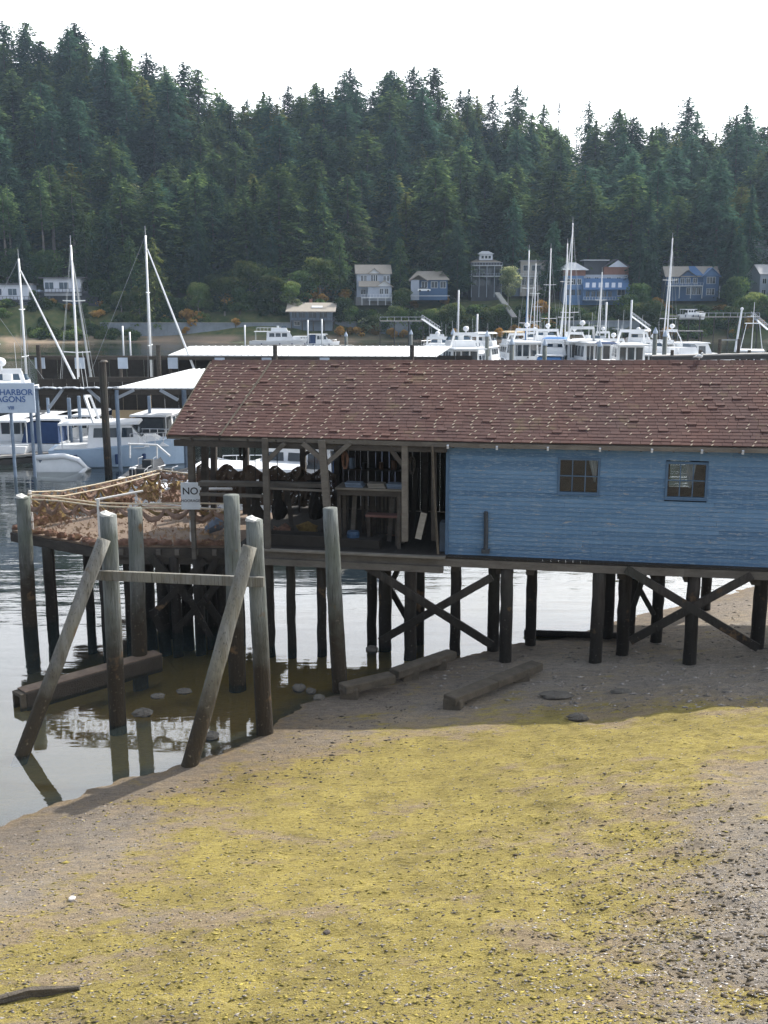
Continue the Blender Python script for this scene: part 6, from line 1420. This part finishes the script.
# big blue house
h=House(693,296,284,'large deep blue house with white-trimmed gables behind the lone tall mast',-3)
h.wall(-8.6,7.6,0,8,-1,6.0,'bluewall'); r=h.roof(-8.8,7.8,0,8.4,5.9,3.0,'x','rooftan',None)
h.part('left_gable_roof','roofdark',lambda m:gable(m,-4.6,.6,-.6,4,5.6,1.9,'y',.3),r); h.part('left_gable','bluewall',lambda m:gable_wall(m,-4.6,.6,-.4,2,5.5,1.9,'y'))
h.wall(2.6,7.6,-1.4,0,-1,6.0,'bluewall','bay'); h.part('bay_roof','roofblue',lambda m:gable(m,2.6,7.6,-1.8,4,5.9,2.4,'y',.5),r); h.part('bay_gable','bluewall2',lambda m:gable_wall(m,2.6,7.6,-1.5,1,5.9,2.3,'y'))
h.part('blue_roof_slope','roofblue',lambda m:m.hexa([(-1.2,-.55,5.95),(3.0,-.55,5.95),(1.0,3.9,8.95),(-1.0,3.9,8.95),(-1.2,-.55,6.05),(3.0,-.55,6.05),(1.0,3.9,9.15),(-1.0,3.9,9.15)]),r)
h.window(5.1,3.4,2.6,2.0,-1.4,mull=2); h.window(5.1,-.2,2.4,1.9,-1.4,mull=2)
for x in (-7.4,-5.6,-3.6,-1.8,.4): h.window(x,3.4,1.2,1.7,0)
for x in (-1.6,.2,1.7): h.window(x,-.1,1.1,2.1,0)
h.wall(-8.6,2.6,-1.8,0,2.5,2.75,'trimw','balcony'); h.rail(-8.6,2.6,-1.8,2.75,.9,'greywall'); h.posts((-8.4,-4.8,-1.2,2.4,7.9),-1.7,-1.4,2.6,'trimw',.2)
h=House(666,262,304,'grey flat-roofed house showing above the large blue house',0); h.wall(-5,5,0,6,-5,.6,'greywall'); h.part('roof','roofgrey',lambda m:hbox(m,-5.6,5.6,-.6,6.6,.6,.95)); h.window(-2,-1.6,2,1.3,0); h.window(2,-1.6,2,1.3,0)
# right-edge houses
h=House(775,300,280,'grey-blue house with a blue gable at the right picture edge',6)
h.wall(-5.4,9,0,8,-1,8,'greywall'); r=h.roof(-5.4,9,0,8,7.8,2.8,'x','roofgrey','greywall'); h.part('lower_gable_roof','roofblue',lambda m:gable(m,-1.2,5.4,-2,2,3.4,2.6,'y',.4)); h.part('lower_gable','bluewall2',lambda m:gable_wall(m,-1.2,5.4,-1.9,1,3.4,2.5,'y')); h.wall(-1.0,5.2,-1.6,0,-1,3.6,'bluewall2','porch')
for x in (-4,-2): h.window(x,4.6,1.2,1.6,0); h.window(x,1,1.2,1.6,0)
h.rail(-5.4,-1.2,-1.6,-.4)
h=House(768,262,300,'pale house high among the trees at the right edge',0); h.wall(-4,6,0,6,-3,3.6,'whitewall'); h.roof(-4,6,0,6,3.5,2.0,'x','roofgrey','whitewall'); h.window(-2,.6,1.6,1.6,0); h.window(1,.6,1.6,1.6,0)
# left houses
h=House(62,293,274,'long flat white house with wide windows behind the bare thick mast',2); h.wall(-4.6,4.9,0,7,0,3.2,'whitewall'); h.wall(-6,9,1,8,-4,0,'darkwall','lower_wall'); h.part('roof','roofdark',lambda m:hbox(m,-5.6,6.2,-.9,7.6,3.2,3.55))
for x,w in ((-3.2,2.2),(.6,2.4)): h.window(x,.5,w,1.7,0,'whitewall','glass2')
h.window(-3.5,-2.8,1.6,1.5,1,'tealwall'); h.window(3.2,-3.2,1.8,2,1,'bluewall','glass2'); h.rail(-6,7,-1.2,-.3,.9,'darkwall'); h.wall(-6,7,-1.2,1,-.55,-.3,'darkwall','deck')
h=House(10,301,272,'pale low house cut by the left edge behind the slanting sails',0); h.wall(-8,4.8,0,7,0,3.6,'whitewall'); h.part('roof','roofdark',lambda m:hbox(m,-8.6,5.2,-.6,7.6,3.6,4.0)); h.window(.8,1.0,2.2,1.6,0,'whitewall','glass2'); h.window(-3.2,1,2.4,1.6,0,'whitewall','glass2'); h.wall(-8,9,-1,3,-5.5,-.2,'darkwall','lower_wall'); h.window(3,-4,1.4,2.2,-1,'whitewall','glass2'); h.rail(-8,9,-1.2,-.2,.9,'darkwall')
# patio sail shade and umbrella
p=at(22,303,272); o=empty('patio_awning',(p.x,272,p.z-2.5),'thin white patio awning below the left edge house','awning')
m=MB(); 
for i in range(8): a=-4.6+i*1.15; z0=2.4+.12*math.sin(i*1.4); z1=2.4+.12*math.sin((i+1)*1.4); m.hexa([(a,-1,z0),(a+1.15,-1,z1),(a+1.15,1,z1+.3),(a,1,z0+.3),(a,-1,z0+.12),(a+1.15,-1,z1+.12),(a+1.15,1,z1+.42),(a,1,z0+.42)])
m.build('canvas','white',o,world=False)
for x in (-4.4,4.4): m=MB(); m.tube([(x,0,-1.5),(x,0,2.5)],.06,6); m.build('pole','alu',o,world=False)
p=at(39,290,276); o=empty('patio_umbrella',(p.x,276,p.z-2.4),'small pale blue patio umbrella between the two left houses','umbrella')
m=MB(); m.tube([(0,0,2.0),(0,0,2.5)],[1.8,.05],10); m.build('canopy','signboard',o,world=False); m=MB(); m.tube([(0,0,-1),(0,0,2.1)],.04,6); m.build('pole','alu',o,world=False)
# bulkheads (seawalls)
def seawall(px0,px1,Y0,Y1,pyt,pyb,label,mat='seawallm'):
    a=at(px0,pyt,Y0);b=at(px1,pyt,Y1);za=at(px0,pyb,Y0).z; o=empty('seawall',(a.x,a.y,za),label,'seawall')
    n=int((b-a).length/2.4)
    m=MB()
    for k in range(n):
        p=a.lerp(b,k/n);q=a.lerp(b,(k+.985)/n); m.hexa([(p.x,p.y,za-1),(q.x,q.y,za-1),(q.x,q.y+.6,za-1),(p.x,p.y+.6,za-1),(p.x,p.y,p.z),(q.x,q.y,q.z),(q.x,q.y+.6,q.z),(p.x,p.y+.6,p.z)])
    m.build('wall_face',mat,o); m=MB(); m.beam(a+Vector((0,.2,.06)),b+Vector((0,.2,.06)),.7,.14); m.build('coping','concrete',o)
seawall(100,292,268,268,323,334,'long grey bulkhead along the far beach left of the brown-roofed cottage')
seawall(34,98,270,268,329,334,'low grey bulkhead behind the leftmost masts')
seawall(335,425,271,270,322,331,'grey retaining wall with dark gaps under the grey gabled house garden')
seawall(560,640,270,270,321,329,'grey bulkhead behind the masts below the blue terrace house')
# piers & gangways
def pier_far(px0,px1,py,Y,label,rail_=True):
    a=at(px0,py,Y);b=at(px1,py,Y); o=empty('shore_pier',(a.x,Y,0),label,'pier'); m=MB(); m.beam(a,b,2.2,.25); m.build('deck','dock',o)
    n=max(3,int((b-a).length/3))
    for k in range(n+1): p=a.lerp(b,k/n); m=MB(); m.tube([(p.x,Y,-1),(p.x,Y,p.z)],.15,6); m.build('pile','beam_dk',o)
    if rail_:
        m=MB(); m.beam(a+Vector((0,-1,1)),b+Vector((0,-1,1)),.08,.08)
        for k in range(n*2+1): p=a.lerp(b,k/(2*n)); m.beam(p+Vector((0,-1,0)),p+Vector((0,-1,1)),.07,.07)
        m.build('railing','trimw',o)
def gang(a,b,Y,label):
    a=at(*a,Y);b=at(*b,Y-3); o=empty('gangway',(b.x,b.y,0),label,'gangway'); m=MB(); m.beam(a,b,1.4,.15); m.build('ramp','greymetal',o)
    m=MB()
    for s in (-.7,.7):
        off_=Vector((0,s,1.0)); m.beam(a+off_,b+off_,.08,.08); n=7
        for k in range(n): p=a.lerp(b,k/n);q=a.lerp(b,(k+1)/n); m.beam(p+Vector((0,s,0)),p+off_,.06,.06); m.beam(p+Vector((0,s,0)),q+off_,.05,.05)
    m.build('truss_rail','trimw',o)
pier_far(380,423,321,262,'dark pier on piles in front of the garden left of the gangway'); gang((422,319),(440,331),262,'pale sloping gangway right of the dark pier below the bungalow')
pier_far(700,758,317,258,'long slender pier on tall piles below the large blue house'); gang((752,316),(768,330),258,'sloping white gangway at the right edge above the fishing boat')
gang((631,316),(650,330),256,'pale sloping gangway above the radar dome cruiser'); pier_far(660,702,331,254,'low pale dock right of the lone mast',False)
dock('floating_dock',(at(636,300,250).x,250,0),(at(672,300,250).x,250,0),2.5,'floating landing at the foot of the middle gangway')
pier_far(668,700,316,262,'short pale landing with boats behind the lone mast',False)
motor('small_cruiser',690,262,6.5,2.4,5,'tiny white boat on the landing behind the lone mast',fb=.8,fly=False,arch=False,ch=1.2,zo=at(690,318,262).z)
# green floats / garden stair
p0=at(497,293,276);p1=at(515,318,268)
m=MB()
for k in range(18): q=p0.lerp(p1,k/18); m.box(tuple(q),(1.6,.5,.35),.5)
tag(m.build('garden_stairs','concrete'),'flight of pale garden steps descending the ochre bank below the modern house','stairs')
# ================================================================== LIGHT
SUN=Vector((.474,.523,.707)).normalized()
w=bpy.data.worlds.new('World'); sc.world=w; w.use_nodes=True; n=w.node_tree; n.nodes.clear()
sky=n.nodes.new('ShaderNodeTexSky'); sky.sky_type='NISHITA'; sky.sun_disc=False; sky.sun_elevation=math.asin(SUN.z); sky.sun_rotation=math.atan2(SUN.x,SUN.y)
sky.air_density=1.0; sky.dust_density=5.0; sky.ozone_density=1.0; sky.altitude=0
# thin high cloud veil over the whole sky
tcn=n.nodes.new('ShaderNodeTexCoord'); nz=n.nodes.new('ShaderNodeTexNoise'); nz.inputs['Scale'].default_value=2.2; nz.inputs['Detail'].default_value=6; n.links.new(tcn.outputs['Generated'],nz.inputs['Vector'])
mr=n.nodes.new('ShaderNodeMapRange'); n.links.new(nz.outputs['Fac'],mr.inputs[0]); mr.inputs[1].default_value=.3; mr.inputs[2].default_value=.7; mr.inputs[3].default_value=.55; mr.inputs[4].default_value=.85
spw=n.nodes.new('ShaderNodeSeparateXYZ'); n.links.new(tcn.outputs['Generated'],spw.inputs[0])
vr=n.nodes.new('ShaderNodeMapRange'); n.links.new(spw.outputs[2],vr.inputs[0]); vr.inputs[1].default_value=.0; vr.inputs[2].default_value=1.25; vr.inputs[3].default_value=1; vr.inputs[4].default_value=0; vr.interpolation_type='SMOOTHSTEP'
sdv=n.nodes.new('ShaderNodeVectorMath'); sdv.operation='DOT_PRODUCT'; sdv.inputs[1].default_value=(.67,.74,0); n.links.new(tcn.outputs['Generated'],sdv.inputs[0])
sdr=n.nodes.new('ShaderNodeMapRange'); n.links.new(sdv.outputs['Value'],sdr.inputs[0]); sdr.inputs[1].default_value=-.6; sdr.inputs[2].default_value=.7; sdr.interpolation_type='SMOOTHSTEP'
hor=mix(n,sdr.outputs[0],(7,7.9,9.2),(42,42.8,44))
veil=mix(n,vr.outputs[0],(3.6,4.5,6.2),hor)
mx=n.nodes.new('ShaderNodeMix'); mx.data_type='RGBA'; n.links.new(mr.outputs[0],mx.inputs[0]); n.links.new(sky.outputs[0],mx.inputs[6]); n.links.new(veil,mx.inputs[7])
bg=n.nodes.new('ShaderNodeBackground'); bg.inputs[1].default_value=.086; n.links.new(mx.outputs[2],bg.inputs[0])
ow=n.nodes.new('ShaderNodeOutputWorld'); n.links.new(bg.outputs[0],ow.inputs[0])
sl=bpy.data.lights.new('sun','SUN'); sl.energy=5.0; sl.angle=R(.6); sl.color=(1,.95,.87)
so=bpy.data.objects.new('sun',sl); col.objects.link(so); so.rotation_euler=SUN.to_track_quat('Z','Y').to_euler(); so.location=(40,60,60)
# sea air between the camera and the far shore
m,n=nt('haze_air'); pv=n.nodes.new('ShaderNodeVolumePrincipled'); pv.inputs['Density'].default_value=.00014; pv.inputs['Color'].default_value=(.62,.80,1,1); pv.inputs['Anisotropy'].default_value=.2
oo=n.nodes.new('ShaderNodeOutputMaterial'); n.links.new(pv.outputs[0],oo.inputs['Volume'])
M['haze']=m
hz=MB(); hz.box((0,330,60.),(900,820,133)); h=hz.build('haze','haze'); tag(h,'thin bluish sea haze over the harbour','haze',kind='stuff')
vs=sc.view_settings; vs.view_transform='Standard'; vs.look='None'; vs.gamma=1; vs.use_curve_mapping=False; vs.exposure=0.47
sc.cycles.volume_bounces=0; sc.cycles.max_bounces=6; sc.cycles.transparent_max_bounces=12
